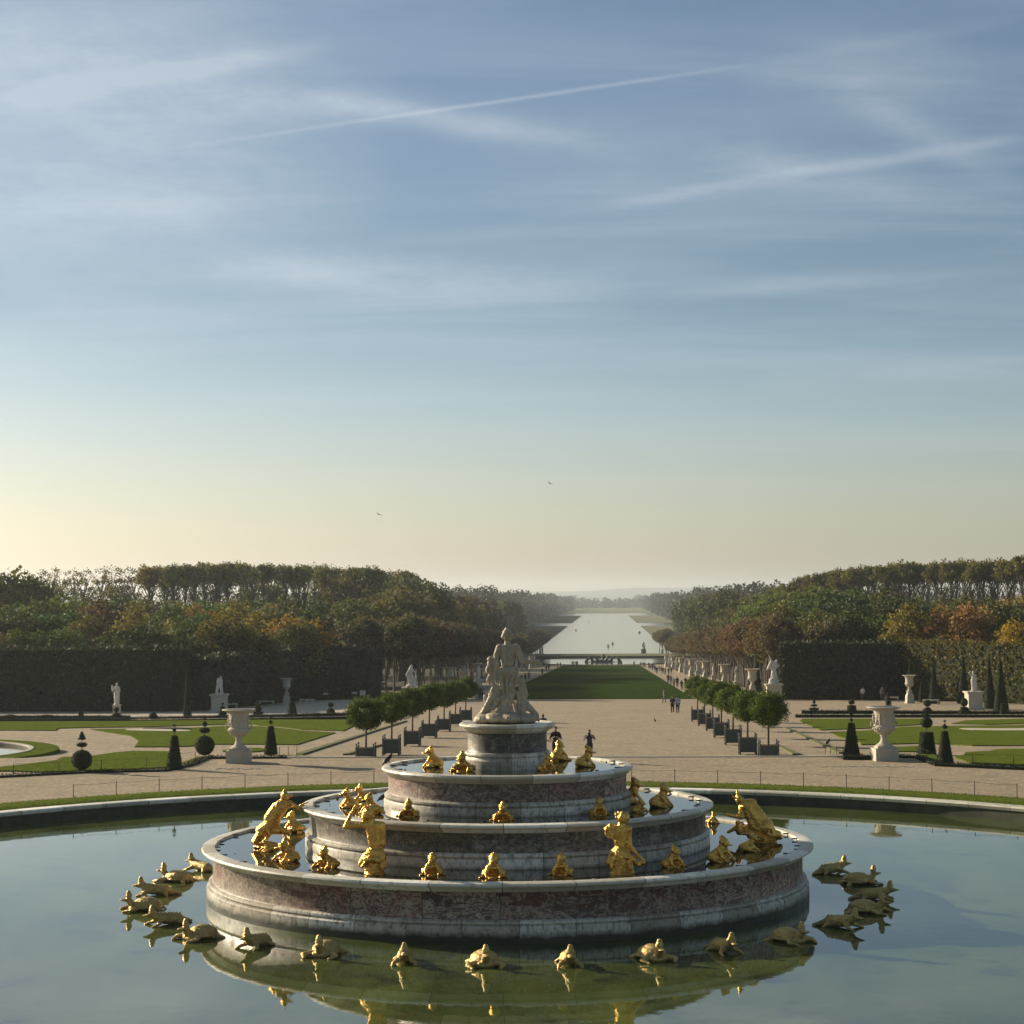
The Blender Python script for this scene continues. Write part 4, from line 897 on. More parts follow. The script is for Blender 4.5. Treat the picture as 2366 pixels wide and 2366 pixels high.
def fig(pose):
    b = [('e', (0, 0, 1.72), (.10, .12, .13)), ('c', (0, 0, 1.5), (0, 0, 1.62), .07, .065), ('c', (-.17, 0, 1.45), (.17, 0, 1.45), .09, .09), ('c', (0, 0, 1.4), (0, 0, 1.05), .17, .14), ('c', (-.08, 0, 1.0), (.08, 0, 1.0), .15, .15)]
    if pose == 'draped':      # standing, wrapped, child on arm
        b += [('c', (-.08, 0, .95), (-.08, 0, .1), .17, .12), ('c', (.08, .0, .95), (.09, -.02, .1), .17, .13), ('c', (0, 0, .9), (0, 0, .1), .18, .17), ('c', (.2, 0, 1.42), (.25, -.04, 1.12), .075, .06), ('c', (.25, -.04, 1.12), (.1, -.16, 1.05), .06, .05), ('c', (-.2, 0, 1.42), (-.30, 0, 1.18), .07, .06), ('c', (-.30, 0, 1.18), (-.38, -.06, 1.36), .055, .05), ('e', (-.38, -.05, 1.56), (.075, .08, .085)), ('c', (-.38, -.04, 1.46), (-.34, -.02, 1.15), .085, .07), ('c', (.16, -.1, 1.2), (-.1, -.14, .6), .05, .06), ('c', (-.12, -.14, .9), (-.02, -.14, .2), .03, .04), ('e', (0, 0, .05), (.26, .24, .07))]
    elif pose == 'bent':      # leaning on a club, head bowed
        b = [('e', (.13, -.05, 1.62), (.10, .12, .12)), ('c', (.08, 0, 1.5), (.12, -.03, 1.58), .08, .07), ('c', (-.10, 0, 1.44), (.18, 0, 1.40), .11, .10), ('c', (.04, 0, 1.36), (-.04, 0, 1.0), .18, .15), ('c', (-.08, 0, .95), (-.14, 0, .5), .13, .09), ('c', (-.14, 0, .5), (-.22, 0, .08), .08, .055), ('c', (.06, 0, .95), (.12, -.05, .5), .13, .09), ('c', (.12, -.05, .5), (.12, 0, .08), .08, .055), ('c', (-.16, 0, 1.42), (-.26, 0, 1.15), .08, .065), ('c', (-.26, 0, 1.15), (-.20, 0, .9), .06, .05), ('c', (.22, 0, 1.38), (.26, 0, 1.05), .08, .06), ('c', (.26, 0, 1.05), (.22, 0, .75), .055, .05), ('c', (.22, .05, .8), (.24, .05, .05), .06, .10), ('c', (-.24, .05, .9), (-.30, .05, .05), .07, .12), ('e', (0, 0, .04), (.38, .25, .07))]
    elif pose == 'group':     # two struggling figures, arms thrown wide
        b = [('e', (.05, 0, 1.75), (.09, .10, .11)), ('c', (.02, 0, 1.6), (.0, 0, 1.2), .15, .13), ('c', (.1, 0, 1.5), (.32, 0, 1.25), .07, .05), ('c', (.32, 0, 1.25), (.42, 0, .9), .06, .06), ('c', (.42, 0, .9), (.30, 0, .45), .08, .10), ('c', (-.1, 0, 1.5), (-.30, 0, 1.15), .08, .07), ('e', (-.34, 0, 1.08), (.10, .11, .12)), ('c', (-.30, 0, 1.0), (-.05, 0, .6), .14, .12), ('c', (0, 0, 1.15), (.18, 0, .7), .12, .09), ('c', (.18, 0, .7), (.25, 0, .2), .08, .06), ('c', (-.05, 0, 1.1), (-.20, 0, .6), .12, .08), ('c', (-.20, 0, .6), (-.15, 0, .15), .08, .06), ('c', (-.05, 0, .6), (.10, 0, .25), .11, .08), ('c', (.1, .0, .25), (-.30, 0, .12), .09, .1), ('e', (0, 0, .12), (.46, .32, .14)), ('e', (.2, 0, .2), (.2, .25, .18))]
    elif pose == 'carry':     # one figure lifting another with raised arms
        b = [('e', (.22, 0, 1.68), (.09, .10, .11)), ('c', (.14, 0, 1.5), (.02, 0, 1.0), .17, .15), ('c', (.2, 0, 1.5), (.38, 0, 1.35), .07, .06), ('c', (.38, 0, 1.35), (.25, -.1, 1.2), .06, .05), ('c', (.05, 0, 1.45), (-.18, 0, 1.75), .09, .08), ('c', (-.18, 0, 1.75), (-.32, 0, 2.1), .07, .03), ('e', (-.2, -.03, 1.62), (.08, .09, .10)), ('c', (-.2, 0, 1.5), (-.38, 0, 1.15), .12, .10), ('c', (-.38, 0, 1.15), (-.48, 0, 1.05), .08, .05), ('c', (-.25, 0, 1.4), (-.05, 0, 1.0), .11, .10), ('c', (.0, 0, 1.0), (-.12, 0, .5), .14, .09), ('c', (-.12, 0, .5), (-.2, 0, .1), .08, .06), ('c', (.06, 0, 1.0), (.2, 0, .5), .14, .09), ('c', (.2, 0, .5), (.25, 0, .1), .08, .07), ('c', (0, 0, .7), (0, 0, .1), .15, .2), ('e', (0, 0, .08), (.42, .3, .14)), ('e', (-.15, 0, .25), (.2, .2, .2))]
    elif pose == 'armup':
        b += [('c', (-.07, 0, .95), (-.06, 0, .1), .15, .11), ('c', (.08, .0, .95), (.1, -.05, .1), .15, .12), ('c', (0, 0, .9), (0, 0, .1), .17, .16), ('c', (-.2, 0, 1.45), (-.38, 0, 1.66), .075, .055), ('c', (-.38, 0, 1.66), (-.18, 0, 1.86), .055, .035), ('c', (.2, 0, 1.42), (.26, -.03, 1.1), .075, .06), ('c', (.26, -.03, 1.1), (.18, -.12, .9), .055, .045), ('c', (.18, .0, 1.2), (.24, 0, .2), .07, .10), ('c', (-.1, -.14, 1.0), (.1, -.16, .4), .04, .05), ('e', (0, 0, .05), (.30, .26, .07))]
    elif pose == 'slim':
        b += [('c', (-.07, 0, .95), (-.08, 0, .5), .12, .08), ('c', (-.08, 0, .5), (-.06, 0, .06), .07, .05), ('c', (.08, 0, .95), (.12, -.05, .5), .12, .08), ('c', (.12, -.05, .5), (.08, 0, .06), .07, .05), ('c', (.2, 0, 1.44), (.34, -.1, 1.3), .07, .05), ('c', (.34, -.1, 1.3), (.46, -.1, 1.46), .05, .03), ('c', (-.2, 0, 1.44), (-.24, 0, 1.15), .07, .05), ('c', (-.24, 0, 1.15), (-.2, -.06, .9), .05, .04), ('c', (-.16, .08, .8), (-.18, .08, .05), .07, .09), ('e', (0, 0, .04), (.26, .24, .06))]
    return sculpt_mesh('figure', b, .032, 1, .035, .09)


FIG = {k: fig(k) for k in ('draped', 'bent', 'group', 'carry', 'armup', 'slim')}
for me in FIG.values(): me.materials.append(M['statue'])
_pm = {}


def pedestal_mesh(w, h):
    key = (round(w, 2), round(h, 2))
    if key in _pm: return _pm[key]
    bm = bmesh.new(); box(bm, (0, 0, h * .06), (w * 1.18, w * 1.18, h * .12)); box(bm, (0, 0, h * .5), (w, w, h * .77)); box(bm, (0, 0, h * .91), (w * 1.12, w * 1.12, h * .06)); box(bm, (0, 0, h * .97), (w * 1.22, w * 1.22, h * .062))
    me = bpy.data.meshes.new('pedestal'); bm.to_mesh(me); bm.free(); me.materials.append(M['stone']); _pm[key] = me; return me


def statue(p, hfig, hped, wped, pose, label, rz=0.0, group=None):
    root = empty('marble_statue', p, rz); tag(root, label, 'statue', group)
    pd = bpy.data.objects.new('pedestal', pedestal_mesh(wped, hped)); C.objects.link(pd); pd.parent = root
    f = bpy.data.objects.new('figure', FIG[pose]); C.objects.link(f); f.parent = root; f.location.z = hped - .02; s = hfig / 1.85; f.scale = (s, s, s)
    return root


def st_px(u, vb, vm, vt, wpx, pose, label, rz=0.0):
    p = gp(u, vb); k = dep(p) / F; p.y += .5
    return statue(p, (vm - vt) * k, (vb - vm) * k, wpx * k, pose, label, rz)


st_px(267, 1652, 1629, 1577, 15, 'draped', 'pale draped statue holding a child, farthest left before the hedge', 0)
st_px(505, 1645, 1604, 1559, 33, 'bent', 'white statue of a man leaning with bowed head on a square pedestal', 0)
st_px(949, 1624, 1588, 1536, 34, 'group', 'white twisting marble group above the left orange trees', 0)
st_px(1106, 1616, 1570, 1538, 14, 'slim', 'slim small statue with one arm out left of the fountain statue', 0)
st_px(1789, 1618, 1581, 1522, 34, 'carry', 'white marble group of one figure lifting another before the right dark hedge', 0)
st_px(2252, 1640, 1598, 1550, 33, 'armup', 'white draped statue with raised arm on a pedestal at far right', R(6))
p = gp(662, 1628); far_urn(p, (1628 - 1567) * dep(p) / F, 'white vase on a flared pedestal between two stone benches on the left')
p = gp(2102, 1625); far_urn(p, (1625 - 1560) * dep(p) / F, 'white vase on a flared pedestal between two stone benches on the right')
p = gp(1070, 1611); far_urn(p, (1611 - 1551) * dep(p) / F, 'grey vase with a wide lip rising behind the farthest left orange tree')
GA = 'vases and statues lining the avenue'
poses = ['slim', 'armup', 'draped', 'bent']
for i in range(13):
    Y = 196 + i * 31
    for sx in (-1, 1):
        x = 1 + sx * 21.0; q = Vector((x, Y, tz(Y))); side = 'left' if sx < 0 else 'right'
        if sx < 0 and i == 0: continue
        if (i + (sx > 0)) % 2: far_urn(q, 3.9, 'white stone vase on a pedestal along the %s side of the grass avenue' % side, True, GA)
        else: statue(q, 2.2, 1.7, .8, poses[(i // 2) % 4], 'white statue on a pedestal along the %s side of the grass avenue' % side, 0, GA)


def bench(u, v, wpx, label, rz=0.0):
    p = gp(u, v); k = dep(p) / F; w = wpx * k; root = empty('stone_bench', p, rz); tag(root, label, 'bench')
    bm = bmesh.new(); box(bm, (0, 0, .50), (w, .55, .13)); bmesh.ops.bevel(bm, geom=bm.edges[:], offset=.02, segments=1); bm_obj('seat', bm, M['stone'], root)
    for s in (-1, 0, 1) if w > 1.9 else (-1, 1):
        bm = bmesh.new(); box(bm, (s * w * .42, 0, .20), (.16, .42, .44)); box(bm, (s * w * .42, 0, .41), (.26, .5, .05)); bm_obj('leg', bm, M['stone'], root)


bench(534, 1637, 30, 'white stone bench set at an angle beside the bowed statue', R(25)); bench(616, 1630, 36, 'white stone bench just left of the far left vase', R(8)); bench(709, 1626, 36, 'white stone bench just right of the far left vase', R(6))
bench(2063, 1621, 27, 'white stone bench left of the far right vase', R(-8)); bench(2151, 1628, 38, 'white stone bench right of the far right vase', R(-8))
for u, v, w, h, lb in [(838, 1620, 13, 12, 'pale upright notice board above the nearest left orange tree'), (819, 1617, 12, 4, 'low tilted notice panel left of the upright board'), (753, 1619, 11, 4, 'small tilted white notice panel at the end of the left hedge')]:
    p = gp(u, v); k = dep(p) / F; root = empty('notice_board', p); tag(root, lb, 'sign')
    bm = bmesh.new(); box(bm, (0, 0, (v - 1607 if h > 8 else 14) * k + h * k / 2), (w * k, .05, h * k)); bm_obj('panel', bm, M['statue'], root)
    for s in (-1, 1):
        v_, f_ = capsule((s * w * k * .4, .03, 0), (s * w * k * .4, .03, (v - 1605) * k), .03, .03, 8); mesh_obj('post', v_, f_, M['lead'], root)

# ------------------------------------------------------------------ orange trees in tubs
def tub(root, w=1.02, h=1.02):
    bm = bmesh.new(); box(bm, (0, 0, h * .55), (w * .90, w * .90, h * .80))
    for a in range(4):
        for zz in (.20, .90):
            c, s = round(math.cos(a * math.pi / 2)), round(math.sin(a * math.pi / 2)); box(bm, (c * w * .46, s * w * .46, h * zz), (w * .84 if s else .03, w * .84 if c else .03, .07))
    body = bm_obj('tub', bm, M['tub'], root)
    for sx in (-1, 1):
        for sy in (-1, 1):
            bm = bmesh.new(); box(bm, (sx * w * .46, sy * w * .46, h * .52), (.10, .10, h * 1.04)); o = bm_obj('corner_post', bm, M['tubpost'], body)
            v_, f_ = lathe([(.01, 0), (.035, 0), (.02, .05), (.055, .09), (.06, .13), (.035, .17), (.01, .18)], 10); mesh_obj('finial', v_, f_, M['tubpost'], body).location = (sx * w * .46, sy * w * .46, h * 1.04)
    bm = bmesh.new(); box(bm, (0, 0, h * .93), (w * .86, w * .86, .05)); bm_obj('soil', bm, M['soil'], body)


def clump_points(rs, nc, per, rx, rz, rc, zc, shell=.55, flat=1.0):
    cen, tone = [], []
    for _ in range(nc):
        d = rs.normal(size=3); d /= np.linalg.norm(d); r = shell + (1 - shell) * rs.rand() ** .6
        if d[2] < -.55: r *= .8
        c = d * r * np.array([rx - rc * .6, rx - rc * .6, rz - rc * .6]) + np.array([0, 0, zc])
        q = rs.normal(size=(per, 3)); q /= np.linalg.norm(q, axis=1)[:, None]; q *= (rs.rand(per, 1) ** .45) * rc * rs.uniform(.7, 1.25)
        q[:, 2] *= .8 * flat; cen.append(c + q); t = rs.uniform(.1, .9); tone.append(np.clip(t + rs.normal(size=per) * .22, 0, 1))
    return np.concatenate(cen), np.concatenate(tone)


def orange_tree(u, v, label, seed, s=1.0, D=None):
    p = gp(u, v) if D is None else at(u, D)
    root = empty('orange_tree', p, 0, s); tag(root, label, 'potted tree', 'orange trees in square tubs')
    tub(root); rs = np.random.RandomState(seed)
    tr_ = [((0, 0, .9), (.02, 0, 2.05), .06, .045), ((.02, 0, 2.0), (.3, .1, 2.6), .035, .015), ((.02, 0, 2.0), (-.3, .05, 2.65), .035, .015), ((.02, 0, 2.0), (.0, -.2, 2.8), .035, .015)]
    V, Fs = [], []
    for a, b, r0, r1 in tr_:
        v_, f_ = capsule(a, b, r0, r1, 8); o_ = len(V); V += v_; Fs += [tuple(i + o_ for i in f) for f in f_]
    mesh_obj('trunk', V, Fs, M['bark'], root)
    c, t = clump_points(rs, 170, 90, 1.22 * rs.uniform(.96, 1.05), 1.14, .30, 2.76, .45)
    link('crown', quads_mesh('crown', c, .085 * rs.uniform(.7, 1.3, len(c)), rs, t), M['orange'], root)


lefts = [(905, 1745), (953, 1724), (992, 1705), (1026, 1690), (1052.5, 1677), (1076, 1667)]
orange_tree(844, 0, 'nearest potted orange tree of the left row, its tub cut off by the terrace edge', 1, 1.0, 108.4)
names = ['second', 'third', 'fourth', 'fifth', 'sixth', 'seventh and farthest']
for i, (u, v) in enumerate(lefts): orange_tree(u, v, '%s potted orange tree counting from the front of the left row' % names[i], 2 + i, 1.0 + .02 * (i % 3))
rights = [(1727.6, 1743), (1694, 1721), (1667, 1704), (1647, 1688), (1628, 1677), (1612, 1667)]
orange_tree(1770, 0, 'nearest potted orange tree of the right row, its tub cut off by the terrace edge', 11, 1.05, 108.4)
for i, (u, v) in enumerate(rights): orange_tree(u, v, '%s potted orange tree counting from the front of the right row' % names[i], 12 + i, 1.03 + .02 * (i % 3))
# ------------------------------------------------------------------ trees
TREES = {}


def make_tree(key, name, seed, H, rx, crown_lo, nc, per, rc, leaf, trunk_r, barkm, limbs=7, shell=.5):
    """prototype with base at 0, kept far below the ground until its first use"""
    rs = np.random.RandomState(seed); root = empty(name, (0, 0, -400))
    V, Fs = [], []
    def limb(a, b, r0, r1):
        v_, f_ = capsule(a, b, r0, r1, 7); o_ = len(V); V.extend(v_); Fs.extend([tuple(i + o_ for i in f) for f in f_])
    zl = H * crown_lo; top = H * .93; x = Vector((0, 0, -.3)); r = trunk_r
    for k in range(5):
        y = Vector((rs.normal() * .012 * H, rs.normal() * .012 * H, -.3 + (top * .8) * (k + 1) / 5)); limb(x, y, r, r * .78); x = y; r *= .78
    for k in range(limbs):
        z0 = zl * .72 + (top - zl * .72) * .7 * k / limbs; a = rs.rand() * 6.28; rr = rx * rs.uniform(.5, .9); b = Vector((math.cos(a) * rr, math.sin(a) * rr, min(top, z0 + H * rs.uniform(.12, .28))))
        m = Vector((b.x * .45, b.y * .45, (z0 + b.z) / 2 + .02 * H)); limb((0, 0, z0), m, trunk_r * .38, trunk_r * .25); limb(m, b, trunk_r * .25, trunk_r * .08)
    mesh_obj('trunk', V, Fs, barkm, root)
    zc = H * (1 + crown_lo) / 2; c, t = clump_points(rs, nc, per, rx, H * (1 - crown_lo) / 2, rc, zc, shell)
    link('crown', quads_mesh('crown', c, leaf * rs.uniform(.6, 1.4, len(c)), rs, t), M['leaf'], root)
    TREES[key] = [root, list(root.children), H, False]


make_tree('round', 'broadleaf_tree', 1, 12, 4.6, .12, 95, 62, 1.25, .40, .28, M['bark'])
make_tree('round2', 'broadleaf_tree', 2, 12, 4.0, .10, 85, 62, 1.35, .42, .28, M['bark'])
make_tree('round3', 'broadleaf_tree', 3, 12, 5.2, .15, 105, 62, 1.2, .40, .28, M['bark'])
make_tree('tall', 'plane_tree', 4, 28, 4.2, .79, 60, 46, 1.05, .45, .36, M['bark'], 18, .3)
make_tree('tall2', 'plane_tree', 5, 28, 4.6, .75, 56, 46, 1.05, .45, .34, M['bark'], 20, .3)
make_tree('airy', 'plane_tree', 6, 28, 4.6, .60, 40, 26, 1.1, .42, .34, M['bark'], 22, .3)
make_tree('avenue', 'avenue_tree', 7, 11, 3.6, .40, 120, 60, 1.0, .34, .20, M['palebark'], 9, .35)


def tree(key, u, D, vtop=None, H=None, col=(.05, .06, .02), wide=1.0, label='', group=None, seed=0, pos=None):
    root, ch, H0, used = TREES[key]
    p = at(u, D) if pos is None else Vector(pos)
    if H is None: H = ztop(u, vtop, D) - p.z
    s = H / H0; rz = random.Random(seed * 7 + int(u * 3) + int(D)).random() * 6.28
    sc = (s * wide, s * wide, s)
    if not used:
        o = root; o.location = p; o.rotation_euler = (0, 0, rz); o.scale = sc; TREES[key][3] = True; cc = ch
    else: o = copy_tree(root, p, rz, sc, ch); cc = o.children
    for c in cc: c.color = (*col, 1)
    tag(o, label, 'tree', group); return o


rnd = random.Random(4)
GREEN = (.058, .076, .028); DEEP = (.036, .058, .024); OLIVE = (.100, .108, .034); GOLD = (.155, .135, .040); RUST = (.18, .108, .058); BROWN = (.094, .082, .048); YEL = (.25, .18, .03); GREY = (.074, .074, .040)
CN = {GREEN: 'green', DEEP: 'deep green', OLIVE: 'olive', GOLD: 'golden brown', RUST: 'russet', BROWN: 'brown', YEL: 'yellow orange', GREY: 'grey green'}
SIDE = lambda u: 'left' if u < 1150 else 'right'


def interp(pts, u):
    for (a, ya), (b, yb) in zip(pts, pts[1:]):
        if u <= b: return ya + (yb - ya) * max(0, (u - a)) / (b - a)
    return pts[-1][1]


def clampD(u, D):
    """keep the woods outside the open avenue"""
    while D < 900:
        x = (u - 1183) / F * D - .0477 * D + 3.1
        if abs(x - 1) > 39 or D > 880: return D
        D += 6
    return D


def zone(u):
    if u < 1200: L = [(180, 'at the far left edge'), (380, 'above the draped statue'), (590, 'above the bowed statue'), (800, 'above the benches'), (1000, 'above the twisting group'), (9999, 'near the left of the canal')]
    else: L = [(1700, 'near the right of the canal'), (1870, 'above the lifting group'), (2050, 'above the dark hedge'), (2200, 'above the right vase'), (9999, 'at the far right edge')]
    for a, b in L:
        if u < a: return b


def rank(D, u0, u1, tops, step, cols, rname, keys=('round', 'round2', 'round3'), jit=9, wide=1.0):
    u = u0
    while u < u1:
        uu = u + rnd.uniform(-.25, .25) * step; d = clampD(uu, D * rnd.uniform(.97, 1.03)); c = rnd.choice(cols); c2 = tuple(x * rnd.uniform(.8, 1.2) for x in c)
        tree(rnd.choice(keys), uu, d, interp(tops, uu) + rnd.uniform(-jit, jit), None, c2, wide * rnd.uniform(.9, 1.15) * (D / d) ** .3, '%s tree, %s, %s' % (CN[c], rname, zone(uu)), 'trees of the %s wood' % SIDE(u), rnd.random()); u += step


# left wood, from the hedge back
rank(236, -40, 700, [(0, 1435), (150, 1452), (300, 1440), (420, 1462), (520, 1430), (640, 1452), (760, 1462)], 92, [DEEP, GREEN, GREEN, BROWN], 'front rank', jit=14, wide=1.15)
rank(266, -40, 730, [(0, 1400), (200, 1412), (420, 1420), (560, 1398), (700, 1418), (850, 1420), (1000, 1450)], 88, [OLIVE, GREEN, GOLD, OLIVE, DEEP], 'second rank', jit=12, wide=1.15)
rank(300, -40, 1030, [(0, 1378), (300, 1392), (500, 1385), (700, 1394), (860, 1380), (1000, 1412)], 84, [OLIVE, GREEN, BROWN, GOLD], 'third rank', jit=9, wide=1.15)
rank(350, -40, 1080, [(0, 1362), (90, 1375), (200, 1368), (400, 1376), (600, 1382), (800, 1365), (950, 1362), (1080, 1408)], 80, [GREY, GREEN, BROWN], 'fourth rank', jit=6, wide=1.15)
for a in [(20, 1306), (55, 1325)]: tree('round', a[0], 330, a[1], None, OLIVE, 1.0, 'olive tree rising above the wood at the far left edge', 'trees of the left wood', 3)
tree('round2', 520, 240, 1415, None, GOLD, 1.3, 'broad golden brown tree just above the left hedge', 'trees of the left wood'); tree('round', 690, 262, 1432, None, OLIVE, 1.1, 'olive tree above the left hedge beside the broad golden one', 'trees of the left wood')
tree('round3', 950, 330, 1415, None, BROWN, 1.25, 'brown bare-looking tree above the marble group on the left', 'trees of the left wood'); tree('round', 1020, 420, 1440, None, BROWN, 1.15, 'dark brown tree left of the fountain statue', 'trees of the left wood')
sk = [(0, 1310), (110, 1312), (300, 1306), (450, 1300), (634, 1299), (740, 1300), (836, 1306), (900, 1312), (947, 1318), (1005, 1343), (1052, 1365)]
u = 90
while u < 960:
    a_ = u + rnd.uniform(-6, 6); thin = u < 330 or rnd.random() < .18
    tree('airy' if thin else rnd.choice(['tall', 'tall2']), a_, 450 * rnd.uniform(.96, 1.04), interp(sk, u) + rnd.uniform(-6, 5), None, tuple(x * rnd.uniform(.85, 1.25) for x in (GREY if rnd.random() < .3 else (.112, .104, .042))), rnd.uniform(.8, 1.05), 'tall bare-trunked tree in the skyline row above the left wood', 'tall skyline trees on the left')
    if u > 300 + rnd.uniform(0, 120): tree(rnd.choice(['tall', 'tall2', 'airy']), u + rnd.uniform(4, 18), 485, interp(sk, u) + rnd.uniform(0, 10), None, OLIVE, rnd.uniform(.8, 1.0), 'tall tree in the rear skyline row above the left wood', 'tall skyline trees on the left')
    u += rnd.uniform(20, 34)
rank(430, 840, 1100, [(840, 1312), (900, 1316), (950, 1322), (1005, 1345), (1052, 1368), (1100, 1382)], 42, [GREY, GREEN], 'sloping end', jit=3, wide=.8)
rank(390, 930, 1130, [(930, 1345), (1010, 1372), (1130, 1395)], 50, [GREY, BROWN], 'lower end', jit=6)
rank(560, 1010, 1200, [(1010, 1362), (1100, 1370), (1200, 1380)], 40, [GREY, GREEN, BROWN], 'back near the canal', jit=5)
# right wood
rank(258, 2080, 2420, [(2060, 1470), (2150, 1462), (2250, 1470), (2420, 1465)], 84, [OLIVE, GOLD, GREEN], 'front rank', jit=8)
rank(280, 1800, 2420, [(1760, 1425), (1850, 1415), (1950, 1425), (2100, 1420), (2250, 1425), (2420, 1410)], 80, [GREEN, DEEP, OLIVE, GREEN], 'second rank', jit=14, wide=1.1)
rank(312, 1740, 2420, [(1740, 1400), (1850, 1385), (2000, 1375), (2150, 1378), (2300, 1372), (2420, 1366)], 76, [GREEN, OLIVE, DEEP, GOLD], 'third rank', jit=12, wide=1.1)
rank(350, 1700, 2420, [(1700, 1392), (1800, 1368), (1877, 1352), (2000, 1350), (2150, 1368), (2420, 1364)], 70, [GREY, GREEN, BROWN, OLIVE], 'fourth rank', jit=7, wide=1.1)
tree('round3', 2215, 262, 1384, None, RUST, 1.05, 'russet pink tree standing out above the right hedge', 'trees of the right wood'); tree('round', 2350, 250, 1425, None, YEL, .9, 'bright yellow orange tree at the right edge', 'trees of the right wood')
tree('round2', 2095, 266, 1392, None, GOLD, 1.05, 'tall golden olive tree right of the dark hedge', 'trees of the right wood'); tree('round', 2310, 266, 1385, None, GREEN, 1.1, 'green tree between the russet and the yellow tree', 'trees of the right wood')
tree('round3', 1900, 275, 1400, None, GREEN, 1.1, 'dense green tree above the dark right hedge', 'trees of the right wood'); tree('round', 1800, 290, 1385, None, OLIVE, 1.1, 'tall olive tree beside the right avenue', 'trees of the right wood'); tree('round2', 1975, 276, 1395, None, DEEP, 1.1, 'dark green tree over the middle of the right hedge', 'trees of the right wood')
sk = [(1750, 1362), (1800, 1348), (1877, 1324), (1940, 1312), (2005, 1303), (2101, 1295), (2228, 1292), (2366, 1281), (2460, 1278)]
u = 1790
while u < 2420:
    d = 560 - (u - 1790) / 630 * 150
    tree(rnd.choice(['tall', 'tall2']), u, d * rnd.uniform(.98, 1.02), interp(sk, u) + rnd.uniform(-5, 4), None, (.105, .100, .038), rnd.uniform(.85, 1.1), 'tall bare-trunked tree in the skyline row above the right wood', 'tall skyline trees on the right')
    tree(rnd.choice(['tall', 'tall2']), u + 12, d + 30, interp(sk, u) + rnd.uniform(3, 8), None, GREY, 1.0, 'tall tree in the rear skyline row above the right wood', 'tall skyline trees on the right')
    u += rnd.uniform(26, 36)
rank(440, 1740, 1900, [(1740, 1366), (1800, 1352), (1900, 1335)], 44, [GREY, OLIVE], 'sloping end', jit=3, wide=.8)
rank(480, 1600, 1760, [(1600, 1378), (1668, 1356), (1722, 1368), (1760, 1362)], 42, [GREEN, GREY, OLIVE], 'back by the avenue', jit=4)
rank(640, 1615, 1700, [(1615, 1378), (1668, 1366)], 34, [GREEN, GREY], 'back near the canal', jit=4)
rank(330, 1640, 1760, [(1640, 1420), (1760, 1392)], 52, [GREEN, OLIVE, DEEP], 'edge beside the avenue', jit=5)
rank(410, 1590, 1700, [(1590, 1412), (1700, 1390)], 44, [GREEN, OLIVE], 'edge farther along the avenue', jit=5)
# avenue trees in rows
AV = (.092, .070, .050)
for sx in (-1, 1):
    for r_, off in enumerate((25.0, 31.5)):
        Y = 203 + 4 * r_
        while Y < 632:
            x = 1 + sx * off + rnd.uniform(-.5, .5); q = Vector((x, Y, tz(Y))); H = 11.4 - (Y - 203) / 430 * 1.8 + rnd.uniform(-.4, .4)
            c = tuple(v * rnd.uniform(.85, 1.15) for v in (AV if sx > 0 else (.074, .060, .044)))  # left rows darker: their shade is put into the crown colour
            tree('avenue', Y, x, None, H, c, 1.0, 'brown avenue tree in the %s row %s of the grass avenue' % ('inner' if not r_ else 'outer', 'left' if sx < 0 else 'right'), 'avenue trees', 1, q)
            Y += 9.5 if Y < 330 else (14 if Y < 450 else 20)

for sx in (-1, 1):
    Y = 648
    while Y < 838:
        q = Vector((1 + sx * (31 if 650 < Y < 720 else 26.5) + rnd.uniform(-.6, .6), Y, tz(Y))); tree('avenue', Y, q.x, None, 10.5 + rnd.uniform(-.6, .8), (.074, .066, .046), 1.15, 'brown tree near the far pool %s of the canal head' % ('left' if sx < 0 else 'right'), 'trees about the far pool', 1, q); Y += 14

# far woods beside and beyond the canal, too many to count
def far_wood(name, label, regions, seed):
    rs = np.random.RandomState(seed); cen, tone, sz = [], [], []
    for x0, x1, y0, y1, ncl, h0, h1, q in regions:
        for _ in range(ncl):
            t = rs.rand() ** 1.6; x = x0 + (x1 - x0) * t; y = rs.uniform(y0, y1); h = rs.uniform(h0, h1) * (1 + .1 * math.sin(y * .013 + x * .02)); rc = rs.uniform(3.4, 6.5) * (q / 1.5) ** .7; m = 46
            zz = tz(y) + rs.rand(m) * h; w = np.sqrt(np.clip(1 - (np.abs(zz - tz(y) - h * .5) / (h * .52)) ** 2.4, 0.02, 1))
            an = rs.rand(m) * 6.28; rr = rc * w * np.sqrt(rs.rand(m)); tt = rs.uniform(.1, .9)
            cen.append(np.stack([x + rr * np.cos(an), y + rr * np.sin(an), zz], 1)); tone.append(np.clip(tt + rs.normal(size=m) * .15, 0, 1)); sz.append(np.full(m, q) * rs.uniform(.7, 1.3, m))
    me = quads_mesh(name, np.concatenate(cen), np.concatenate(sz), rs, np.concatenate(tone))
    w_ = stuff(link(name, me, M['wood']), label, 'wood')
    bm = bmesh.new()
    for x0, x1, y0, y1, ncl, h0, h1, q in regions[:3]:
        if y0 < 4000: a_ = x0 + (6 if x1 > x0 else -6); box(bm, ((a_ + x1) / 2, (y0 + y1) / 2, tz(y0) + h0 * .42), (abs(x1 - a_), y1 - y0 - 6, h0 * .84))
    if len(bm.verts): bm_obj('shade_block', bm, M['hedgecore'], w_)  # unseen solid blocks added inside the leaves so the woods cast full shade
    return w_


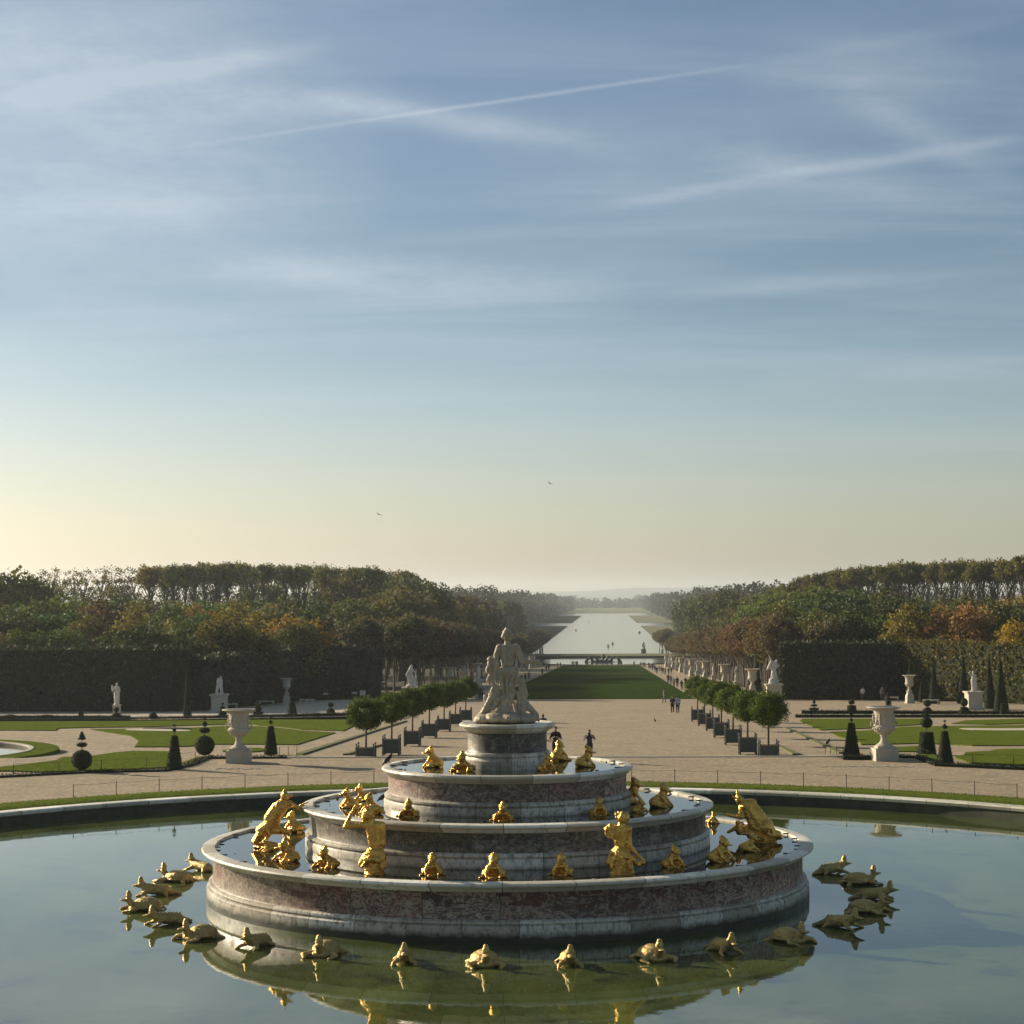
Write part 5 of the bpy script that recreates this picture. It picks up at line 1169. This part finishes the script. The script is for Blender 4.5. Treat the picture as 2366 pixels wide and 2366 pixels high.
far_wood('far_wood', 'hazy woods massed along the left side of the canal', [(-44, -140, 560, 860, 420, 15, 20, 1.2), (-70, -200, 860, 1650, 1000, 25, 31, 1.9), (-70, -260, 1650, 3000, 700, 24, 29, 2.8), (-64, -300, 3000, 3900, 240, 18, 26, 4)], 1)
far_wood('far_wood', 'hazy woods massed along the right side of the canal', [(46, 150, 560, 860, 420, 15, 20, 1.2), (72, 200, 860, 1650, 1000, 25, 31, 1.9), (72, 260, 1650, 3000, 700, 24, 29, 2.8), (80, 330, 3000, 3900, 240, 18, 26, 4)], 2)
far_wood('far_wood', 'thin line of distant trees beyond the end of the canal', [(-500, 600, 4300, 4700, 500, 10, 22, 6), (-2500, -60, 5200, 6500, 500, 20, 30, 9), (100, 2500, 5200, 6500, 500, 20, 30, 9)], 3)

# ------------------------------------------------------------------ Apollo group, boats on the canal
ap_p = []
def horse(x, y, s, lean):
    return [('c', (x, y, .2), (x + lean * .5 * s, y - .3 * s, 1.0 * s), .45 * s, .40 * s), ('c', (x + lean * .5 * s, y - .3 * s, 1.0 * s), (x + lean * .9 * s, y - .6 * s, 1.9 * s), .35 * s, .2 * s), ('c', (x + lean * .9 * s, y - .6 * s, 1.9 * s), (x + lean * 1.3 * s, y - .9 * s, 1.7 * s), .2 * s, .12 * s), ('c', (x + lean * .4 * s, y - .4 * s, .9 * s), (x + lean * 1.3 * s, y - .8 * s, 1.0 * s), .14 * s, .08 * s)]
for i, x in enumerate((-3.6, -1.6, .8, 2.8)): ap_p += horse(x, 0, 1.25, -1 if x < 0 else 1)
ap_p += [('c', (0, 1, .3), (0, 1, 2.6), .6, .35), ('e', (0, 1, 3.0), (.3, .3, .35)), ('c', (0, 1, 2.3), (1.1, .8, 2.9), .2, .12), ('e', (0, .5, .4), (3.6, 1.6, .7)), ('c', (-6.2, 0, .4), (-5.3, 0, 1.8), .7, .3), ('c', (-5.3, 0, 1.2), (-4.6, 0, 2.2), .35, .2), ('c', (6.2, 0, .4), (5.4, 0, 1.9), .7, .3), ('c', (5.4, 0, 1.3), (6.3, 0, 2.4), .35, .2), ('e', (0, .5, .1), (6.9, 1.6, .25))]
o = sculpt('chariot_group', ap_p, .14, M['bronze'], None, 1, .15, .5); o.location = (gp(1393, 1531).x, 672, -15.7); tag(o, 'dark sculpted chariot and horses rising from the far round pool', 'fountain group')


def figmesh(prims, name, vox=.022, sm=1): return sculpt_mesh(name, prims, vox, sm)


def body_prims(pose, swing=.18):
    b = [('e', (0, 0, 1.60), (.078, .10, .115)), ('c', (0, .0, 1.44), (0, 0, 1.53), .052, .05), ('c', (-.14, 0, 1.38), (.14, 0, 1.38), .07, .07), ('c', (0, 0, 1.33), (0, 0, 1.05), .135, .115), ('c', (-.06, 0, .95), (.06, 0, .95), .12, .12), ('e', (0, -.10, 1.59), (.016, .03, .02))]
    L = [((-.09, 0, .92), (-.10, -swing * .6, .50), (-.10, -swing + .05, .09)), ((.09, 0, .92), (.10, swing * .3, .50), (.10, swing + .08, .10))]
    for h, k, a in L: b += [('c', h, k, .088, .06), ('c', k, a, .058, .038), ('c', (a[0], a[1], .045), (a[0], a[1] - .15, .03), .042, .03)]
    if pose == 'walk': A = [((-.19, 0, 1.36), (-.24, .06, 1.10), (-.23, -.04, .86)), ((.19, 0, 1.36), (.24, -.06, 1.10), (.23, -.12, .88))]
    elif pose == 'shoot': A = [((-.19, 0, 1.38), (-.30, -.16, 1.22), (-.08, -.30, 1.50)), ((.19, 0, 1.38), (.30, -.16, 1.22), (.08, -.30, 1.50))]
    else: A = [((-.19, 0, 1.36), (-.27, -.06, 1.12), (-.05, -.26, 1.22)), ((.19, 0, 1.36), (.27, -.06, 1.12), (.05, -.26, 1.22))]
    for s, e, w in A:
        b += [('c', s, e, .050, .040), ('c', e, w, .038, .028), ('e', (w[0], w[1] - .03, w[2]), (.03, .05, .04))]
        for f in range(4): b.append(('c', (w[0] + (f - 1.5) * .016, w[1] - .05, w[2]), (w[0] + (f - 1.5) * .018, w[1] - .10, w[2] - .01 + .004 * f), .010, .008))
    return b, L, A


PM = {}
for pose in ('walk', 'shoot', 'look'):
    b, L, A = body_prims(pose, .18 if pose == 'walk' else .02)
    sh = [('c', (-.14, 0, 1.38), (.14, 0, 1.38), .088, .088), ('c', (0, 0, 1.34), (0, 0, 1.02), .158, .145), ('c', (0, 0, 1.05), (0, 0, .93), .15, .155)] + [('c', s, tuple(Vector(s).lerp(Vector(e), .85)), .068, .060) for s, e, w in A]
    tr2 = [('c', (-.05, 0, .95), (.05, 0, .95), .135, .135)]
    for h, k, a in L: tr2 += [('c', h, k, .105, .078), ('c', k, a, .074, .055)]
    PM[pose] = (figmesh(b, 'body'), figmesh(sh, 'shirt', .024), figmesh(tr2, 'trousers', .024), figmesh([('e', (0, .02, 1.645), (.088, .105, .095)), ('e', (0, .05, 1.58), (.08, .07, .09))], 'hair', .02))


def person(p, h, face, pose, shirt, trous, label, hair=None, group=None):
    root = bpy.data.objects.new('person', PM[pose][0]); C.objects.link(root); s = h / 1.715
    root.location = p; root.scale = (s, s, s); root.rotation_euler = (0, 0, face)
    mats = (M['skin'], shirt, trous, hair or M['hair']); obs = [root]
    for me, nm in zip(PM[pose][1:], ('shirt', 'trousers', 'hair')):
        o = bpy.data.objects.new(nm, me); C.objects.link(o); o.parent = root; obs.append(o)
    for o, mt in zip(obs, mats):
        if not o.data.materials: o.data.materials.append(M['skin'])
        o.material_slots[0].link = 'OBJECT'; o.material_slots[0].material = mt
    tag(root, label, 'person', group); return root


BL = cm((.018, .018, .020)); NAVY = cm((.035, .04, .075)); WHT = cm((.55, .55, .55)); GRY = cm((.16, .16, .17)); RED = cm((.25, .04, .03)); BEI = cm((.36, .30, .22)); MAR = cm((.03, .012, .016))
LBL = cm((.35, .38, .45))
person(Vector((*gp(1284, 1758).xy, 0)), 1.80, R(3), 'look', BL, MAR, 'man in black t-shirt and sunglasses looking down at his phone behind the pedestal')
person(Vector((*gp(1362, 1760).xy, 0)), 1.66, R(3), 'shoot', NAVY, BL, 'woman in a loose blue top raising a phone to take a photo', M['hairlight'])
for (u, v, z_, y_) in ((1284, 1758, 1.26, -.36), (1362, 1760, 1.50, -.42)):
    q = gp(u, v); bm = bmesh.new(); box(bm, (0, 0, 0), (.15, .012, .08)); bmesh.ops.bevel(bm, geom=bm.edges[:], offset=.004, segments=1); o = bm_obj('smartphone', bm, BL); o.location = (q.x, q.y + y_ + .05, z_)
    tag(o, 'dark phone held by the man in black' if u < 1300 else 'dark phone held up by the woman in blue', 'phone')
# sweeping hem of the woman's blue top
person(gp(1255, 1708), 1.75, R(180), 'walk', BL, BL, 'dark-haired person in black seen just above the pedestal rim')
person(gp(1554, 1648), 1.70, 0, 'walk', NAVY, BL, 'woman with a white bag over a navy top, left of the walking couple')
person(gp(1566, 1648), 1.78, R(180), 'walk', LBL, BL, 'man in a pale blue shirt, right of the walking couple')
person(gp(1535, 1624), 1.72, R(90), 'walk', GRY, GRY, 'person in dark grey standing at the corner of the grass avenue')
GP_ = 'people strolling along the right path'
for i, (u, v, sh) in enumerate([(1544, 1579, RED), (1550, 1582, BEI), (1557, 1588, WHT), (1565, 1588, MAR), (1575, 1595, BL), (1584, 1587, BL), (1518, 1557, BL), (1528, 1556, GRY), (1537, 1559, BEI), (1545, 1559, BL), (1551, 1558, NAVY), (1507, 1549, BL), (1512, 1549, GRY), (1523, 1552, BEI), (1500, 1545, BL), (1503, 1546, WHT), (1514, 1553, RED), (1532, 1557, BL)]):
    person(gp(u, v), rnd.uniform(1.6, 1.8), R(180 * (i % 3 > 0)), 'walk', sh, (BL, GRY, NAVY)[i % 3], ('person in red', 'person in beige', 'person in white', 'person in maroon', 'tall person in a black coat', 'person in black near the vase')[i] + ' among the nearest walkers on the right path' if i < 6 else 'distant stroller on the right path', None, None if i < 6 else GP_)
for i, (u, v) in enumerate([(1322, 1536.5), (1326, 1536.5), (1331, 1536.8), (1334, 1536.8), (1288, 1541), (1295, 1540), (1436, 1537), (1465, 1537), (1480.6, 1539.5), (1486, 1540), (1490, 1540.5), (1499, 1541), (1508, 1543)]):
    q = gp(u, v + 2.2); person(q, 1.75, R(180), 'walk', (BL, GRY, NAVY)[i % 3], BL, 'tiny dark visitor standing by the near edge of the far round pool', None, 'visitors at the far round pool')
person(gp(1109, 1617), 1.75, R(180), 'walk', BL, BL, 'person in black below the slim statue on the left'); person(gp(1120, 1634), 1.65, R(90), 'walk', WHT, WHT, 'person in white left of the fountain statue')
person(gp(1114, 1616), 1.68, 0, 'walk', GRY, BL, 'person in grey beside the one in black below the slim statue'); person(gp(1253, 1560), 1.7, 0, 'walk', BL, BL, 'distant dark person on the path left of the grass avenue')
for i, (u, v) in enumerate([(1205, 1580), (1214, 1575), (1222, 1570), (1262, 1552), (1268, 1549)]): person(gp(u, v), 1.7, R(180), 'walk', (MAR, BL, GRY)[i % 3], BL, 'distant stroller on the left path', None, 'people strolling along the left path')
person(gp(1994, 1619), 1.68, 0, 'walk', WHT, BL, 'person in white in the shade of the right dark hedge'); person(gp(2039, 1620), 1.75, 0, 'walk', GRY, BL, 'left of two people by the yew cone on the right'); person(gp(2047, 1620), 1.7, R(180), 'walk', BL, GRY, 'right of two people by the yew cone on the right')
# boats
def boat(u, v, L, label):
    p = pz(u, v, -16.5); root = empty('rowing_boat', p, rnd.uniform(1.2, 1.9)); tag(root, label, 'boat', 'rowing boats on the canal')
    vs = []; fs = []; n_ = 9
    for i in range(n_):
        t = -1 + 2 * i / (n_ - 1); w = (1 - abs(t) ** 2.2) * .75 + .04; vs += [(t * L / 2, -w, .55), (t * L / 2, -w * .6, 0), (t * L / 2, w * .6, 0), (t * L / 2, w, .55)]
    for i in range(n_ - 1):
        for k in range(3): a = 4 * i + k; fs.append((a, a + 4, a + 5, a + 1))
    mesh_obj('hull', vs, fs, M['bronze'], root)
    bm = bmesh.new(); box(bm, (-.8, 0, .35), (.3, 1.2, .06)); box(bm, (.8, 0, .35), (.3, 1.2, .06)); bm_obj('seat', bm, M['bark'], root)
    for sx in (-.8, .8):
        q = p + Vector((sx * math.cos(root.rotation_euler.z), sx * math.sin(root.rotation_euler.z), -.1)); person(q, 1.5, 0, 'walk', rnd.choice([BL, GRY, NAVY]), BL, 'tiny rower in a boat on the canal', None, 'rowers on the canal')


for u, v, lb in [(1405.5, 1494, 'rowing boat lower of the two in the middle of the canal'), (1415.5, 1488, 'rowing boat upper of the two in the middle of the canal'), (1477.5, 1462, 'rowing boat near the right bank of the canal'), (1360, 1438, 'small rowing boat far off at the narrows'), (1331, 1457, 'rowing boat near the left bank of the canal')]: boat(u, v, 4.6, lb)
q = gp(1487, 1510); o = statue(q, 3.4, 2.0, 2.2, 'group', 'dark sculpted group on a plinth at the near end of the canal')

# birds
bird = [('c', (0, -.08, .13), (0, .10, .19), .075, .065), ('e', (0, .17, .25), (.034, .042, .036)), ('c', (0, .12, .20), (0, .17, .25), .038, .03), ('c', (0, .20, .25), (0, .26, .24), .014, .005), ('c', (0, -.10, .13), (0, -.25, .07), .05, .02), ('c', (.025, .02, .10), (.03, .03, 0), .012, .009), ('c', (-.025, .02, .10), (-.03, .03, 0), .012, .009)]
BM_ = sculpt_mesh('crow', bird, .012, 1); BM_.materials.append(M['crow'])
def crow(p, rz, s, label, tilt=0):
    o = bpy.data.objects.new('crow', BM_); C.objects.link(o); o.location = p; o.rotation_euler = (tilt, 0, rz); o.scale = (s, s, s); tag(o, label, 'bird')
q = pz(900, 1764, 3.405); a_ = radial(q); qq = Vector((3.80 * -math.sin(a_), 3.80 * math.cos(a_), 3.40)); crow(qq, R(-60), 1.0, 'black crow perched on the left rim of the top tier', .4)
q = pz(887, 1818, 2.262); crow(Vector((-3.9, .2, 2.26)), R(-70), .9, 'black crow half hidden beside the left end of the top tier wall', .3)
crow(gp(1915, 1721), R(-70), 1.3, 'black crow on the gravel left of the right pyramid topiary', .5); crow(gp(1513, 1668), R(160), 1.0, 'small dark bird walking alone on the open gravel', .3)
for u, v, d, lb in [(875, 1189, 120, 'dark bird flying lower left in the sky'), (1270, 1117, 120, 'dark bird flying high above the canal')]:
    p = CAM + ray(u, v) * d; wing = [('c', (0, -.1, 0), (0, .12, 0), .04, .03), ('c', (0, 0, 0), (.22, 0, .10), .035, .02), ('c', (.22, 0, .10), (.42, -.06, .05), .022, .008), ('c', (0, 0, 0), (-.22, 0, .10), .035, .02), ('c', (-.22, 0, .10), (-.42, -.06, .05), .022, .008)]
    o = sculpt('flying_bird', wing, .014, M['crow'], None, 0); o.location = p; o.scale = (.62,) * 3; o.rotation_euler = (0, .4, .8); tag(o, lb, 'bird')

# ------------------------------------------------------------------ air
HAZE = 0.000095
if HAZE:
    bm = bmesh.new(); box(bm, (0, 6350, 25), (2 * WX + 400, 13600, 150)); hz = bm_obj('haze', bm); m = bpy.data.materials.new('haze_air'); m.use_nodes = True; t = m.node_tree; t.nodes.clear()
    o = nd(t, 'OutputMaterial'); v = nd(t, 'VolumePrincipled'); v.inputs['Color'].default_value = (.82, .88, .96, 1); v.inputs['Density'].default_value = HAZE; v.inputs['Anisotropy'].default_value = .45
    lk(t, v.outputs[0], o.inputs['Volume']); hz.data.materials.append(m); stuff(hz, 'thin pale afternoon haze over the whole park', 'haze')
for k_, (root, ch, H0, used) in TREES.items():
    if not used:
        for c in ch: bpy.data.objects.remove(c)
        bpy.data.objects.remove(root)

# ------------------------------------------------------------------ labels that single out
ORD = 'first second third fourth fifth sixth seventh eighth ninth tenth eleventh twelfth thirteenth fourteenth fifteenth sixteenth seventeenth eighteenth nineteenth twentieth'.split()
ORD += ['twenty-' + o for o in ORD[:9]] + ['thirtieth'] + ['thirty-' + o for o in ORD[:9]]
MI = MROT.transposed(); by = {}
for o in C.objects:
    if o.parent is None and 'label' in o and o.get('kind') is None: by.setdefault(o['label'], []).append(o)
for lb, L in by.items():
    if len(L) < 2: continue
    deep = any(k in lb for k in ('avenue', 'path'))
    key = (lambda o: dep(o.location)) if deep else (lambda o: (MI @ (o.location - CAM)).x / dep(o.location))
    for i, o in enumerate(sorted(L, key=key)):
        if i < len(ORD): o['label'] = lb + ', ' + ('nearest' if (deep and i == 0) else ORD[i] + (' nearest' if deep else ' from left'))
